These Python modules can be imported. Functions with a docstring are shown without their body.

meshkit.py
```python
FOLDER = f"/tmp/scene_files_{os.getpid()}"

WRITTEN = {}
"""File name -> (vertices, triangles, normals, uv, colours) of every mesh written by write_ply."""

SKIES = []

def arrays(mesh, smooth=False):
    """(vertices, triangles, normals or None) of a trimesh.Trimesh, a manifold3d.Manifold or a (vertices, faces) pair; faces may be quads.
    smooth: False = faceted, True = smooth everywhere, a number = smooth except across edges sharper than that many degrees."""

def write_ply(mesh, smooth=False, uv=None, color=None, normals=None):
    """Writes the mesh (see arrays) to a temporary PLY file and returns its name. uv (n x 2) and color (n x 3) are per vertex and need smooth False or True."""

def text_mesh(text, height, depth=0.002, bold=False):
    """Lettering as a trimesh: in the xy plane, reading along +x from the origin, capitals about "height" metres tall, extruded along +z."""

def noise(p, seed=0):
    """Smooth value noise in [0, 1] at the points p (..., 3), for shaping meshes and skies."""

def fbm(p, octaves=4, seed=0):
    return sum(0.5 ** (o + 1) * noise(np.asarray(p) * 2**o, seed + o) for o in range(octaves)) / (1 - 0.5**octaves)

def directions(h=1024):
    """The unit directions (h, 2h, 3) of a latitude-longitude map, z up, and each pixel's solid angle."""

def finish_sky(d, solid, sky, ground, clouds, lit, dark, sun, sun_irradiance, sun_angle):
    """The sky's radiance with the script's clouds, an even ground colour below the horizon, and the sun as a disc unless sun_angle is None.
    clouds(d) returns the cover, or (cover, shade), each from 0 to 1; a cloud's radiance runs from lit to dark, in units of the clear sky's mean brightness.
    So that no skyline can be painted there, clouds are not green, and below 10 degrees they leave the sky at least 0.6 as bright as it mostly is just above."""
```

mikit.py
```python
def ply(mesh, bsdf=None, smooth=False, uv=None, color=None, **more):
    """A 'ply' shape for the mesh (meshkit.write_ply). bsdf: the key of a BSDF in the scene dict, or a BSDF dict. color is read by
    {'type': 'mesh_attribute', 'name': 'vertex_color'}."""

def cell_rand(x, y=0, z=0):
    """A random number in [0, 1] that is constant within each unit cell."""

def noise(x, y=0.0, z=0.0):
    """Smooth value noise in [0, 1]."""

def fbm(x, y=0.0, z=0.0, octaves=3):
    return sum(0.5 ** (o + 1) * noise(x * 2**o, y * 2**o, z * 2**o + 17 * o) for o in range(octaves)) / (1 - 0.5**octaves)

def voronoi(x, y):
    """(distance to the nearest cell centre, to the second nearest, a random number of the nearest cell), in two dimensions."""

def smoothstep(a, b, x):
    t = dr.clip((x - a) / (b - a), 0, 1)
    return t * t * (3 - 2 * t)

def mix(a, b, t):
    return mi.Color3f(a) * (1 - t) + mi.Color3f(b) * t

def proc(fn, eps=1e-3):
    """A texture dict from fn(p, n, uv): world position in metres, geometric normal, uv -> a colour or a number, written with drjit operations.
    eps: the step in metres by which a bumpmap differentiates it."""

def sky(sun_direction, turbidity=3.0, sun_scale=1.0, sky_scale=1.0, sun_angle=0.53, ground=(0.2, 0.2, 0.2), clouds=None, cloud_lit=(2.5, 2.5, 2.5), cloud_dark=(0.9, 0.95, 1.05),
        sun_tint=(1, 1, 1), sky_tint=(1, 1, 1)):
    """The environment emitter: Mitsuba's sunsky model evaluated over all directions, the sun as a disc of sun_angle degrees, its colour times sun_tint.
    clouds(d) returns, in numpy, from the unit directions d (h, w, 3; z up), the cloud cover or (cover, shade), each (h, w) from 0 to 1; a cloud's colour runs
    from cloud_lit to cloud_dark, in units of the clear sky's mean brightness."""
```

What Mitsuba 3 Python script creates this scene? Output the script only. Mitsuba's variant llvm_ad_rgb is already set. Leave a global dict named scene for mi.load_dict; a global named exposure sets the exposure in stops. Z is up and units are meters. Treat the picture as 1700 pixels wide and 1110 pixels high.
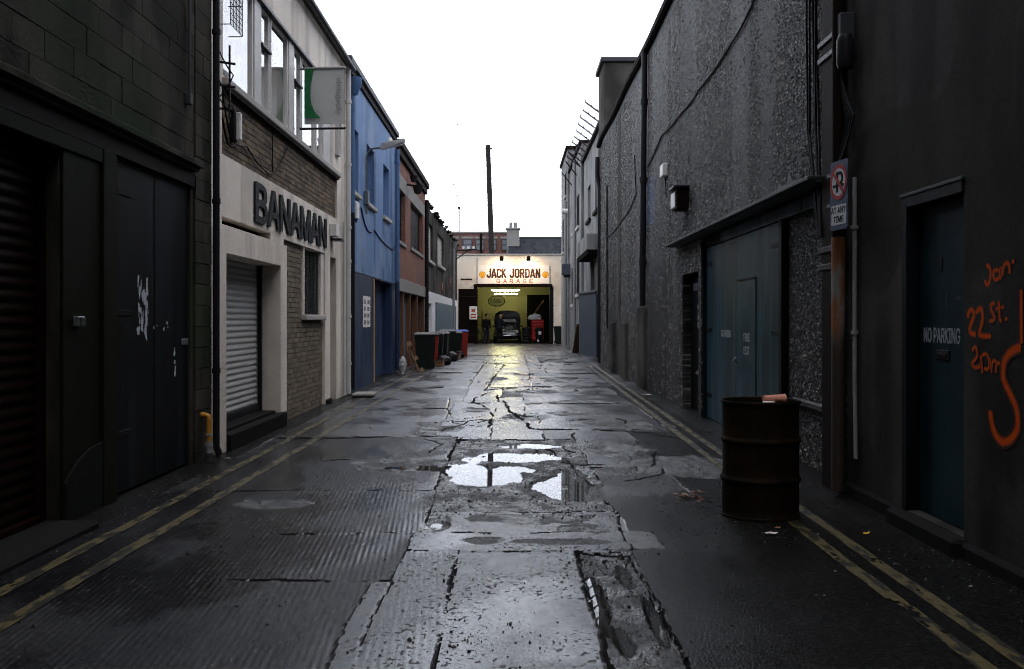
import math, random
import numpy as np, trimesh, mitsuba as mi, drjit as dr
import manifold3d as m3
import mikit, meshkit
from mikit import noise, fbm, voronoi, cell_rand, smoothstep, mix
from shapely.geometry import Polygon, box as sbox, LineString
from shapely.ops import unary_union
T = mi.ScalarTransform4f
scene, labels = {}, {}
rng = random.Random(7)
nrg = np.random.default_rng(7)
EYE = 1.47
ORD = ['first', 'second', 'third', 'fourth', 'fifth', 'sixth', 'seventh', 'eighth', 'ninth', 'tenth']
# ---------------------------------------------------------------- camera, sky, exposure
scene['camera'] = {'type': 'perspective', 'fov': 54.43, 'fov_axis': 'x', 'near_clip': 0.05, 'far_clip': 3000.0,
                   'to_world': T().look_at(origin=[0, 0, EYE], target=[0, 10, EYE], up=[0, 0, 1]),
                   'principal_point_offset_y': 0.0225}
exposure = 3.05
scene['sky'] = mikit.sky((0.1, -0.25, 0.96), turbidity=4, sun_scale=0.1, sun_angle=60, clouds=lambda d: 1.0,
                         cloud_lit=(2.24, 2.37, 2.68), sky_scale=1.0, ground=(0.05, 0.05, 0.05))
# ---------------------------------------------------------------- materials
def MAT(name, rgb, rough=0.6, metallic=0.0, spec=0.2, **kw):
    scene[name] = {'type': 'twosided', 'b': {'type': 'principled', 'base_color': {'type': 'rgb', 'value': list(rgb)},
                   'roughness': rough, 'metallic': metallic, 'specular': spec, **kw}}
def PMAT(name, fn, rough=0.7, bump=None, scale=0.003, eps=2e-3, spec=0.4, metallic=0.0):
    b = {'type': 'principled', 'base_color': mikit.proc(fn) if callable(fn) else {'type': 'rgb', 'value': list(fn)},
         'roughness': mikit.proc(rough) if callable(rough) else rough, 'specular': spec, 'metallic': metallic}
    if bump is not None:
        b = {'type': 'bumpmap', 'map': mikit.proc(bump, eps), 'scale': scale, 'bsdf': b}
    scene[name] = {'type': 'twosided', 'b': b}

def stains(p, fx=1.0):           # rain streaks: stretched along the height
    return fbm(p.y * 3.1 * fx + 3.0, p.z * 0.35, p.x * 3.1 * fx, 3)
def c_white(p, n, uv):
    t = smoothstep(0.42, 0.78, stains(p)); g = fbm(p.y * 0.9, p.z * 0.9, p.x, 3)
    c = mix((0.60, 0.545, 0.485), (0.33, 0.29, 0.25), t * 0.65)
    c = mix(c, (0.31, 0.30, 0.28), smoothstep(0.5, 0.8, g) * 0.6)
    return c * (0.9 + 0.2 * noise(p.x * 60, p.y * 60, p.z * 60))
def c_blue(p, n, uv):
    t = smoothstep(0.45, 0.8, stains(p)); g = fbm(p.y * 1.3, p.z * 1.3, p.x, 3)
    return mix(mix((0.098, 0.168, 0.305), (0.045, 0.080, 0.155), t * 0.9), (0.17, 0.235, 0.34), smoothstep(0.5, 0.72, g) * 0.6)
def c_navy(p, n, uv):
    g = fbm(p.y * 2.0, p.z * 0.8, p.x * 2, 3)
    return mix((0.015, 0.027, 0.062), (0.027, 0.044, 0.085), smoothstep(0.4, 0.7, g))
def brickfn(c1, c2, mort):
    def f(p, n, uv):
        u = (p.y + p.x) / 0.225; v = p.z / 0.075
        row = dr.floor(v); u = u + 0.5 * (row - 2 * dr.floor(row / 2))
        fu = u - dr.floor(u); fv = v - row
        e = smoothstep(0.0, 0.05, fu) * smoothstep(0.0, 0.05, 1 - fu) * smoothstep(0.03, 0.14, fv) * smoothstep(0.03, 0.14, 1 - fv)
        c = mix(c1, c2, cell_rand(dr.floor(u), row, 3))
        c = mix(c, (0.05, 0.045, 0.04), smoothstep(0.45, 0.8, fbm(p.y * 0.8, p.z * 0.8, p.x * 0.8, 3)) * 0.6)
        return mix(mort, c, e)
    return f
def c_dark(p, n, uv):
    t = stains(p, 0.8); g = fbm(p.y * 1.1, p.z * 1.1, p.x * 1.1, 4)
    return mix(mix((0.062, 0.058, 0.052), (0.028, 0.026, 0.024), smoothstep(0.35, 0.65, g)), (0.09, 0.086, 0.08), smoothstep(0.55, 0.8, t) * 0.6)
def c_pebble(p, n, uv):
    a, b, r = voronoi(p.y * 40, p.z * 40)
    pat = fbm(p.y * 0.7, p.z * 0.25, 2.0, 3); st = stains(p, 1.0)
    c = mix((0.012, 0.013, 0.015), (0.085, 0.085, 0.086), r * r)
    c = mix(c, (0.26, 0.245, 0.22), smoothstep(0.84, 0.95, r))
    c = c * smoothstep(0.75, 0.35, a)
    smooth_patch = smoothstep(0.46, 0.60, st) * 0.85
    c = mix(c, (0.052, 0.051, 0.052), smooth_patch)
    blue = smoothstep(0.0, 0.05, p.y - 19.6) * smoothstep(0.0, 0.05, 21.3 - p.y) * smoothstep(0.0, 0.06, p.z - 3.35) * smoothstep(0.0, 0.06, 4.35 - p.z)
    c = mix(c, (0.04, 0.065, 0.12), blue * 0.6)
    return c * (0.45 + 1.0 * smoothstep(0.3, 0.65, pat))
def b_pebble(p, n, uv):
    a, b, r = voronoi(p.y * 40, p.z * 40)
    return (0.4 + 0.6 * r) * smoothstep(0.75, 0.1, a)
def c_grey(p, n, uv):
    g = fbm(p.y * 1.6, p.z * 1.2, p.x * 1.6, 5); t = stains(p, 0.9); h = fbm(p.y * 0.6 + 5, p.z * 0.8, 1.0, 3)
    c = mix((0.0255, 0.024, 0.022), (0.0125, 0.012, 0.0112), smoothstep(0.36, 0.62, g))
    c = mix(c, (0.037, 0.036, 0.035), smoothstep(0.44, 0.72, t) * 0.45)
    c = mix(c, (0.012, 0.0115, 0.010), smoothstep(0.52, 0.555, h) * 0.55)
    return c * (1.05 + 0.5 * noise(p.y * 70, p.z * 70, 0.0))
def c_lightgrey(p, n, uv):
    g = fbm(p.y * 1.2, p.z * 0.8, p.x * 1.2, 4); t = stains(p, 1.0)
    return mix(mix((0.19, 0.19, 0.185), (0.11, 0.11, 0.108), smoothstep(0.35, 0.7, g)), (0.06, 0.06, 0.06), smoothstep(0.5, 0.8, t) * 0.7)
def b_fine(p, n, uv):
    return fbm(p.x * 45, p.y * 45, p.z * 45, 3)
def c_block(p, n, uv):
    g = fbm(p.y * 2.2, p.z * 1.4, p.x * 2.2, 4)
    s = noise(p.y * 120, p.z * 120, p.x * 120)
    c = mix((0.038, 0.035, 0.029), (0.015, 0.0145, 0.012), smoothstep(0.35, 0.68, g))
    green = smoothstep(0.55, 0.75, fbm(p.y * 0.7 + 9, p.z * 0.7, 0.0, 3))
    return mix(c, (0.018, 0.028, 0.014), green * 0.6) * (0.8 + 0.4 * s)
def c_door_near(p, n, uv):
    t = stains(p, 1.6); g = fbm(p.y * 3, p.z * 1.5, 0.0, 3)
    return mix(mix((0.0024, 0.0032, 0.0042), (0.0070, 0.0092, 0.0125), smoothstep(0.45, 0.75, t)), (0.004, 0.0038, 0.0022), smoothstep(0.5, 0.75, g) * 0.6)
def c_teal(p, n, uv):
    t = stains(p, 1.4); g = fbm(p.y * 2, p.z * 2, 3.0, 3)
    return mix(mix((0.014, 0.042, 0.054), (0.007, 0.020, 0.026), smoothstep(0.38, 0.68, t)), (0.021, 0.055, 0.068), smoothstep(0.5, 0.8, g) * 0.5)
def c_rust(p, n, uv):
    g = fbm(p.x * 5, p.y * 5, p.z * 3.5, 4)
    return mix((0.0075, 0.006, 0.0036), (0.013, 0.0075, 0.004), smoothstep(0.4, 0.65, g))
def c_rustpipe(p, n, uv):
    g = fbm(p.x * 9, p.y * 9, p.z * 4, 4)
    c = mix((0.13, 0.125, 0.118), (0.15, 0.055, 0.018), smoothstep(0.42, 0.62, g + 0.35 * smoothstep(1.85, 2.1, p.z)))
    return mix((0.020, 0.013, 0.008), c, smoothstep(1.15, 1.55, p.z + 0.5 * (g - 0.5)))
def c_gwall(p, n, uv):
    g = fbm(p.x * 1.3, p.z * 1.3, p.y * 1.3, 4)
    return mix((0.64, 0.575, 0.475), (0.47, 0.41, 0.33), smoothstep(0.4, 0.75, g) * 0.7)
def c_slate(p, n, uv):
    u = p.x / 0.35; v = p.z / 0.22; row = dr.floor(v); u = u + 0.5 * (row - 2 * dr.floor(row / 2))
    return mix((0.010, 0.011, 0.014), (0.020, 0.022, 0.027), cell_rand(dr.floor(u), row, 1)) * (0.6 + 0.4 * smoothstep(0.0, 0.15, v - row))
def c_wood(p, n, uv):
    g = fbm(p.x * 18, p.y * 18, p.z * 1.6, 3)
    return mix((0.11, 0.055, 0.024), (0.05, 0.026, 0.013), smoothstep(0.35, 0.65, g))
# road: wet concrete and asphalt
def c_conc(p, n, uv):
    g = fbm(p.x * 1.1, p.y * 0.7, 1.0, 4); s = fbm(p.x * 30, p.y * 30, 0.0, 3)
    c = mix((0.026, 0.026, 0.029), (0.010, 0.010, 0.012), smoothstep(0.35, 0.65, g))
    return c * (0.65 + 0.7 * s)
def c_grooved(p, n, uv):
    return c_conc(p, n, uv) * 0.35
def r_conc(p, n, uv):
    g = fbm(p.x * 1.9 + 4, p.y * 1.1, 2.0, 5); s = fbm(p.x * 22, p.y * 22, 5.0, 3)
    return 0.17 + 0.28 * smoothstep(0.36, 0.62, g) + 0.12 * s + 0.10 * noise(p.x * 95, p.y * 80, 4.0)
def b_conc(p, n, uv):
    return 0.6 * fbm(p.x * 26, p.y * 26, 0.0, 4) - 0.5 * smoothstep(0.66, 0.74, noise(p.x * 24, p.y * 24, 3.0)) * smoothstep(0.45, 0.6, noise(p.x * 2.6, p.y * 1.8, 7.0))
def r_smooth(p, n, uv):
    g = fbm(p.x * 1.7 + 4, p.y * 1.2, 2.0, 4)
    pit = smoothstep(0.78, 0.82, noise(p.x * 64, p.y * 46, 3.0)) * smoothstep(0.44, 0.62, noise(p.x * 2.9, p.y * 2.0, 7.0))
    return 0.20 + 0.14 * smoothstep(0.38, 0.62, g) + 0.08 * fbm(p.x * 35, p.y * 28, 1.0, 2) + 0.12 * noise(p.x * 95, p.y * 80, 4.0) + 0.45 * pit
def b_smooth(p, n, uv):
    return 0.5 * fbm(p.x * 40, p.y * 34, 0.0, 3) - 0.9 * smoothstep(0.78, 0.82, noise(p.x * 64, p.y * 46, 3.0)) * smoothstep(0.44, 0.62, noise(p.x * 2.9, p.y * 2.0, 7.0))
def c_asph(p, n, uv):
    s = noise(p.x * 75, p.y * 75, 0.0); g = fbm(p.x * 1.3, p.y * 1.0, 8.0, 3)
    return mix((0.0025, 0.0025, 0.0024), (0.012, 0.012, 0.011), s * s) * (0.6 + 0.7 * g)
def r_asph(p, n, uv):
    return 0.22 + 0.22 * fbm(p.x * 2.3, p.y * 1.7, 1.0, 4)
def b_asph(p, n, uv):
    a, b, r = voronoi(p.x * 70, p.y * 70)
    return smoothstep(0.8, 0.0, a) * (0.3 + 0.7 * r) + 1.2 * fbm(p.x * 9, p.y * 9, 0.0, 2)
def c_line(p, n, uv):
    w = smoothstep(0.40, 0.60, fbm(p.x * 22, p.y * 7, 0.0, 4)); g = noise(p.x * 60, p.y * 60, 1.0)
    return mix(mix((0.100, 0.078, 0.028), (0.066, 0.053, 0.022), g), (0.010, 0.010, 0.008), 0.35 + w * 0.6)

PMAT('white_render', c_white, 0.8, b_fine, 0.004, spec=0.12)
PMAT('blue_paint', c_blue, 0.6, b_fine, 0.004, spec=0.12)
PMAT('navy_paint', c_navy, 0.5, b_fine, 0.003, spec=0.12)
PMAT('red_brickwork', brickfn((0.19, 0.066, 0.040), (0.115, 0.044, 0.030), (0.08, 0.07, 0.062)), 0.8)
PMAT('far_brickwork', brickfn((0.14, 0.042, 0.030), (0.085, 0.032, 0.026), (0.09, 0.075, 0.065)), 0.8)
PMAT('dark_render', c_dark, 0.85, b_fine, 0.008, spec=0.05)
PMAT('pebbledash', c_pebble, 0.5, b_pebble, 0.010, 3e-3, spec=0.2)
PMAT('grey_render', c_grey, 0.75, b_fine, 0.0012, spec=0.03)
PMAT('lightgrey_render', c_lightgrey, 0.8, b_fine, 0.004, spec=0.12)
PMAT('block', c_block, 0.8, b_fine, 0.006, spec=0.04)
PMAT('block_worn', lambda p, n, uv: c_block(p, n, uv) * 0.85, 0.8, b_fine, 0.006, spec=0.04)
PMAT('block_pale', lambda p, n, uv: c_block(p, n, uv) * 1.15, 0.8, b_fine, 0.006, spec=0.04)
PMAT('near_door_paint', c_door_near, 0.5, b_fine, 0.002, spec=0.05)
PMAT('teal_paint', c_teal, 0.42, b_fine, 0.002, spec=0.06)
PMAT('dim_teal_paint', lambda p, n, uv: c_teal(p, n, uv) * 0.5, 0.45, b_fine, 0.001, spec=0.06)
PMAT('rust', c_rust, 0.6, b_fine, 0.003, spec=0.05)
PMAT('rust_pipe', c_rustpipe, 0.7)
PMAT('garage_white', c_gwall, 0.85, b_fine, 0.004)
PMAT('slate', c_slate, 0.7, spec=0.06)
PMAT('wood', c_wood, 0.6)
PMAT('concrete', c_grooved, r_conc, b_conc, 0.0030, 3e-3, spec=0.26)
PMAT('concrete_smooth', c_conc, r_smooth, b_smooth, 0.0009, 3e-3, spec=0.62)
PMAT('asphalt', c_asph, r_asph, b_asph, 0.0016, 2e-3, spec=0.10)
def r_patch(p, n, uv):
    return 0.16 + 0.42 * smoothstep(0.38, 0.60, fbm(p.x * 7, p.y * 5, 1.0, 4))
PMAT('wet_concrete', c_conc, lambda p, n, uv: r_smooth(p, n, uv) * 0.75, b_smooth, 0.0010, 3e-3, spec=1.0)
PMAT('wet_grooved', c_conc, lambda p, n, uv: r_conc(p, n, uv) * 0.8, b_conc, 0.0024, 3e-3, spec=0.75)
PMAT('rough_asphalt', c_asph, r_patch, b_asph, 0.0055, 2e-3, spec=0.5)
PMAT('yellow_line', c_line, 0.4, b_asph, 0.002, 2e-3)
for i, c in enumerate([(0.115, 0.085, 0.058), (0.088, 0.066, 0.048), (0.135, 0.098, 0.066), (0.070, 0.055, 0.043)]):
    MAT(f'brick_{i}', c, 0.8)
for i, c in enumerate([(0.155, 0.125, 0.088), (0.125, 0.102, 0.075), (0.105, 0.086, 0.062), (0.14, 0.118, 0.088)]):
    MAT(f'paint_brick_{i}', c, 0.6)
MAT('mortar', (0.075, 0.068, 0.058), 0.9)
MAT('black', (0.008, 0.008, 0.009), 0.5, spec=0.03)
MAT('black_metal', (0.012, 0.012, 0.014), 0.4, spec=0.1)
MAT('brown_black', (0.0080, 0.0050, 0.0038), 0.6, spec=0.03)
MAT('void', (0.006, 0.006, 0.006), 0.9, spec=0.03)
MAT('dim_room', (0.05, 0.05, 0.05), 0.9)
MAT('brown_shutter', (0.0062, 0.0027, 0.0015), 0.5, spec=0.03)
MAT('green_dark', (0.0070, 0.0078, 0.0042), 0.6, spec=0.03)
MAT('lead', (0.036, 0.038, 0.042), 0.5, spec=0.1)
MAT('green_flashing', (0.022, 0.030, 0.028), 0.5, spec=0.1)
MAT('slat_grey', (0.34, 0.335, 0.33), 0.45)
MAT('white_plastic', (0.52, 0.51, 0.49), 0.4)
MAT('white_frame', (0.42, 0.41, 0.40), 0.5)
MAT('grey_metal', (0.20, 0.20, 0.20), 0.45)
MAT('galvanised', (0.12, 0.13, 0.14), 0.4, 0.5)
MAT('steel_sheet', (0.050, 0.060, 0.076), 0.5)
MAT('concrete_sill', (0.30, 0.285, 0.265), 0.8)
MAT('concrete_band', (0.17, 0.165, 0.155), 0.8)
MAT('step_concrete', (0.009, 0.009, 0.009), 0.8, spec=0.03)
MAT('gas_yellow', (0.36, 0.17, 0.015), 0.45)
MAT('blue_pipe', (0.052, 0.105, 0.21), 0.45)
MAT('tan_wood', (0.28, 0.17, 0.075), 0.6)
MAT('orange_wood', (0.10, 0.05, 0.028), 0.6)
MAT('hoarding_blue', (0.07, 0.105, 0.14), 0.6)
MAT('white_wall', (0.50, 0.50, 0.51), 0.8)
MAT('banner_grey', (0.36, 0.365, 0.355), 0.7)
MAT('banner_green', (0.012, 0.11, 0.035), 0.6)
MAT('text_grey', (0.16, 0.165, 0.16), 0.7)
MAT('letter_black', (0.006, 0.0085, 0.010), 0.6)
MAT('stencil_white', (0.20, 0.225, 0.24), 0.6)
MAT('smear_white', (0.33, 0.36, 0.38), 0.6)
MAT('sign_blue', (0.045, 0.06, 0.10), 0.5)
MAT('sign_white', (0.36, 0.37, 0.38), 0.5)
MAT('sign_red', (0.24, 0.025, 0.022), 0.5)
MAT('sign_board', (0.70, 0.67, 0.60), 0.6)
MAT('letter_brown', (0.035, 0.014, 0.008), 0.6)
MAT('letter_red', (0.36, 0.055, 0.022), 0.6)
MAT('shell_yellow', (0.75, 0.40, 0.03), 0.5)
MAT('bin_dark', (0.006, 0.009, 0.0075), 0.42)
MAT('bin_grey', (0.11, 0.113, 0.11), 0.5)
MAT('bin_red', (0.19, 0.018, 0.011), 0.42)
MAT('bin_blue', (0.03, 0.07, 0.30), 0.4)
MAT('sack_white', (0.30, 0.30, 0.30), 0.5)
MAT('card', (0.22, 0.14, 0.085), 0.8)
MAT('paper', (0.55, 0.50, 0.50), 0.7)
MAT('pink_cup', (0.46, 0.20, 0.14), 0.6)
MAT('leaf_yellow', (0.50, 0.27, 0.02), 0.6)
MAT('leaf_red', (0.10, 0.032, 0.016), 0.6)
MAT('garage_green', (0.26, 0.25, 0.14), 0.7)
MAT('car_paint', (0.010, 0.013, 0.012), 0.15, 0.0, 0.6, clearcoat=1.0)
MAT('chrome', (0.75, 0.75, 0.75), 0.12, 1.0)
MAT('rubber', (0.012, 0.012, 0.012), 0.7)
MAT('headlight_glass', (0.5, 0.55, 0.5), 0.08, 0.2)
MAT('tool_red', (0.34, 0.012, 0.012), 0.35)
MAT('skin', (0.48, 0.27, 0.18), 0.6)
MAT('hair_fair', (0.60, 0.45, 0.25), 0.7)
MAT('hair_dark', (0.03, 0.018, 0.012), 0.7)
MAT('cloth_navy', (0.018, 0.022, 0.035), 0.9)
MAT('cloth_black', (0.012, 0.012, 0.014), 0.9)
MAT('oval_sign', (0.13, 0.135, 0.08), 0.6)
MAT('blind', (0.55, 0.55, 0.54), 0.8)
MAT('pole_wood', (0.016, 0.013, 0.012), 0.8)
MAT('moss', (0.016, 0.016, 0.010), 0.9)
MAT('joint_dirt', (0.006, 0.006, 0.006), 0.85, spec=0.03)
MAT('ground_dark', (0.03, 0.03, 0.03), 0.9)
MAT('bird_grey', (0.2, 0.2, 0.2), 0.8)
scene['pane_glass'] = {'type': 'thindielectric', 'int_ior': 1.52}
scene['water'] = {'type': 'dielectric', 'int_ior': 1.33, 'ext_ior': 1.0}
# graffiti: spray strokes, uv.y runs across the stroke from -1 to 1
def c_spray(p, n, uv):
    g = noise(p.y * 260, p.z * 260, 2.0)
    a = dr.minimum(1.0, smoothstep(0.62, 0.20, dr.abs(uv.y) + 0.25 * (g - 0.5)) * (0.6 + 0.6 * fbm(p.y * 9, p.z * 9, 1.0, 3)) + 0.5 * smoothstep(1.0, 0.25, dr.abs(uv.y) + 0.9 * (noise(p.y * 420, p.z * 420, 5.0) - 0.4)))
    return mix(c_grey(p, n, uv), (0.42, 0.055, 0.005), a)
PMAT('spray_orange', c_spray, 0.75, b_fine, 0.0012, spec=0.03)
# ---------------------------------------------------------------- helpers
def uniq(base):
    if base not in scene and base not in labels:
        return base
    k = 1
    while f'{base}_{k:03d}' in scene or f'{base}_{k:03d}' in labels:
        k += 1
    return f'{base}_{k:03d}'
def add(name, mesh, mat, parent=None, smooth=False, uv=None, **lab):
    if isinstance(mesh, list):
        mesh = trimesh.util.concatenate(mesh)
    key = uniq(f'{parent}__{name}' if parent else name)
    scene[key] = mikit.ply(mesh, mat, smooth=smooth, **({'uv': uv} if uv is not None else {}))
    if lab:
        labels[key] = lab
    return key
def thing(name, label=None, category=None, group=None, kind=None):
    key = uniq(name)
    labels[key] = {k: v for k, v in dict(label=label, category=category, group=group, kind=kind).items() if v}
    return key
def tm(v, f):
    return trimesh.Trimesh(np.asarray(v, float), np.asarray(f, int), process=False)
BOXF = None
def box(x0, x1, y0, y1, z0, z1, bev=0.0):
    x0, x1 = sorted((x0, x1)); y0, y1 = sorted((y0, y1)); z0, z1 = sorted((z0, z1))
    if bev <= 0:
        m = trimesh.creation.box((x1 - x0, y1 - y0, z1 - z0)); m.apply_translation(((x0 + x1) / 2, (y0 + y1) / 2, (z0 + z1) / 2))
        return tm(m.vertices, m.faces)
    b = min(bev, 0.45 * min(x1 - x0, y1 - y0, z1 - z0)); pts = []
    for x, sx in ((x0, 1), (x1, -1)):
        for y, sy in ((y0, 1), (y1, -1)):
            for z, sz in ((z0, 1), (z1, -1)):
                pts += [(x, y + sy * b, z + sz * b), (x + sx * b, y, z + sz * b), (x + sx * b, y + sy * b, z)]
    h = trimesh.convex.convex_hull(np.array(pts))
    return tm(h.vertices, h.faces)
LX, RX = -3.2, 2.8
def P(side, p, d, z):            # a point of a facade: p metres out of the wall plane into the lane
    return (LX + p if side == 'L' else RX - p, d, z)
def wbox(side, d0, d1, z0, z1, p0, p1, bev=0.0):
    a, b = P(side, p0, d0, z0)[0], P(side, p1, d0, z0)[0]
    return box(a, b, d0, d1, z0, z1, bev)
def tube(pts, r, n=8, caps=True):
    p = np.asarray(pts, float); N = len(p); r = np.broadcast_to(r, (N,))
    t = np.gradient(p, axis=0); t /= np.linalg.norm(t, axis=1, keepdims=True) + 1e-12
    a = np.cross(t[0], [0, 0, 1.0] if abs(t[0][2]) < 0.9 else [1.0, 0, 0]); a /= np.linalg.norm(a)
    V = []
    for i in range(N):
        a = a - t[i] * (a @ t[i]); a /= np.linalg.norm(a); b = np.cross(t[i], a)
        ang = np.arange(n) * 2 * np.pi / n
        V.append(p[i] + r[i] * (np.cos(ang)[:, None] * a + np.sin(ang)[:, None] * b))
    V = np.vstack(V); F = []
    for i in range(N - 1):
        for j in range(n):
            k = (j + 1) % n
            F += [(i * n + j, i * n + k, (i + 1) * n + k), (i * n + j, (i + 1) * n + k, (i + 1) * n + j)]
    if caps:
        c0, c1 = len(V), len(V) + 1
        V = np.vstack([V, p[0], p[-1]])
        for j in range(n):
            k = (j + 1) % n
            F += [(c0, k, j), (c1, (N - 1) * n + j, (N - 1) * n + k)]
    return tm(V, F)
def lathe(prof, center, n=32, axis='z'):
    prof = np.asarray(prof, float); ang = np.arange(n) * 2 * np.pi / n
    V = np.concatenate([np.stack([r * np.cos(ang), r * np.sin(ang), np.full(n, z)], 1) for r, z in prof]); F = []
    for i in range(len(prof) - 1):
        for j in range(n):
            k = (j + 1) % n
            F += [(i * n + j, i * n + k, (i + 1) * n + k), (i * n + j, (i + 1) * n + k, (i + 1) * n + j)]
    if axis == 'x': V = V[:, [2, 0, 1]]
    if axis == 'y': V = V[:, [1, 2, 0]]
    return tm(V + np.asarray(center), F)
def extr(poly, depth):
    out = []
    for g in getattr(poly, 'geoms', [poly]):
        if g.geom_type == 'Polygon' and g.area > 1e-7:
            out.append(trimesh.creation.extrude_polygon(g, depth, engine='earcut'))
    return trimesh.util.concatenate(out)
def frame_xf(mesh, origin, u, n):      # local x -> u, y -> up, z -> n
    v = np.asarray(mesh.vertices); u = np.asarray(u, float); n = np.asarray(n, float)
    w = np.asarray(origin) + v[:, :1] * u + v[:, 1:2] * np.array([0, 0, 1.0]) + v[:, 2:3] * n
    return tm(w, mesh.faces)
UV = {'L': ((0, 1, 0), (1, 0, 0)), 'R': ((0, -1, 0), (-1, 0, 0)), 'F': ((1, 0, 0), (0, -1, 0))}
def facade(side, d0, d1, z0, z1, holes, thick, p=0.0, extra=None):
    poly = extra if extra is not None else sbox(d0, z0, d1, z1)
    for h in holes:
        poly = poly.difference(sbox(h[0], h[2], h[1], h[3]))
    m = extr(poly, thick); v = np.asarray(m.vertices); f = np.asarray(m.faces)
    x = LX + p - thick + v[:, 2] if side == 'L' else RX - p + thick - v[:, 2]
    if side == 'R': f = f[:, ::-1]
    return tm(np.stack([x, v[:, 0], v[:, 1]], 1), f)
def lettering(text, height, width, side, origin, depth=0.003, bold=True):
    m = meshkit.text_mesh(text, height, depth, bold=bold)
    b = m.bounds; v = m.vertices.copy(); v[:, 0] = (v[:, 0] - b[0][0]) * (width / (b[1][0] - b[0][0]))
    v[:, 1] = (v[:, 1] - b[0][1]) * (height / (b[1][1] - b[0][1]))
    return frame_xf(tm(v, m.faces), origin, *UV[side])
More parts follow.
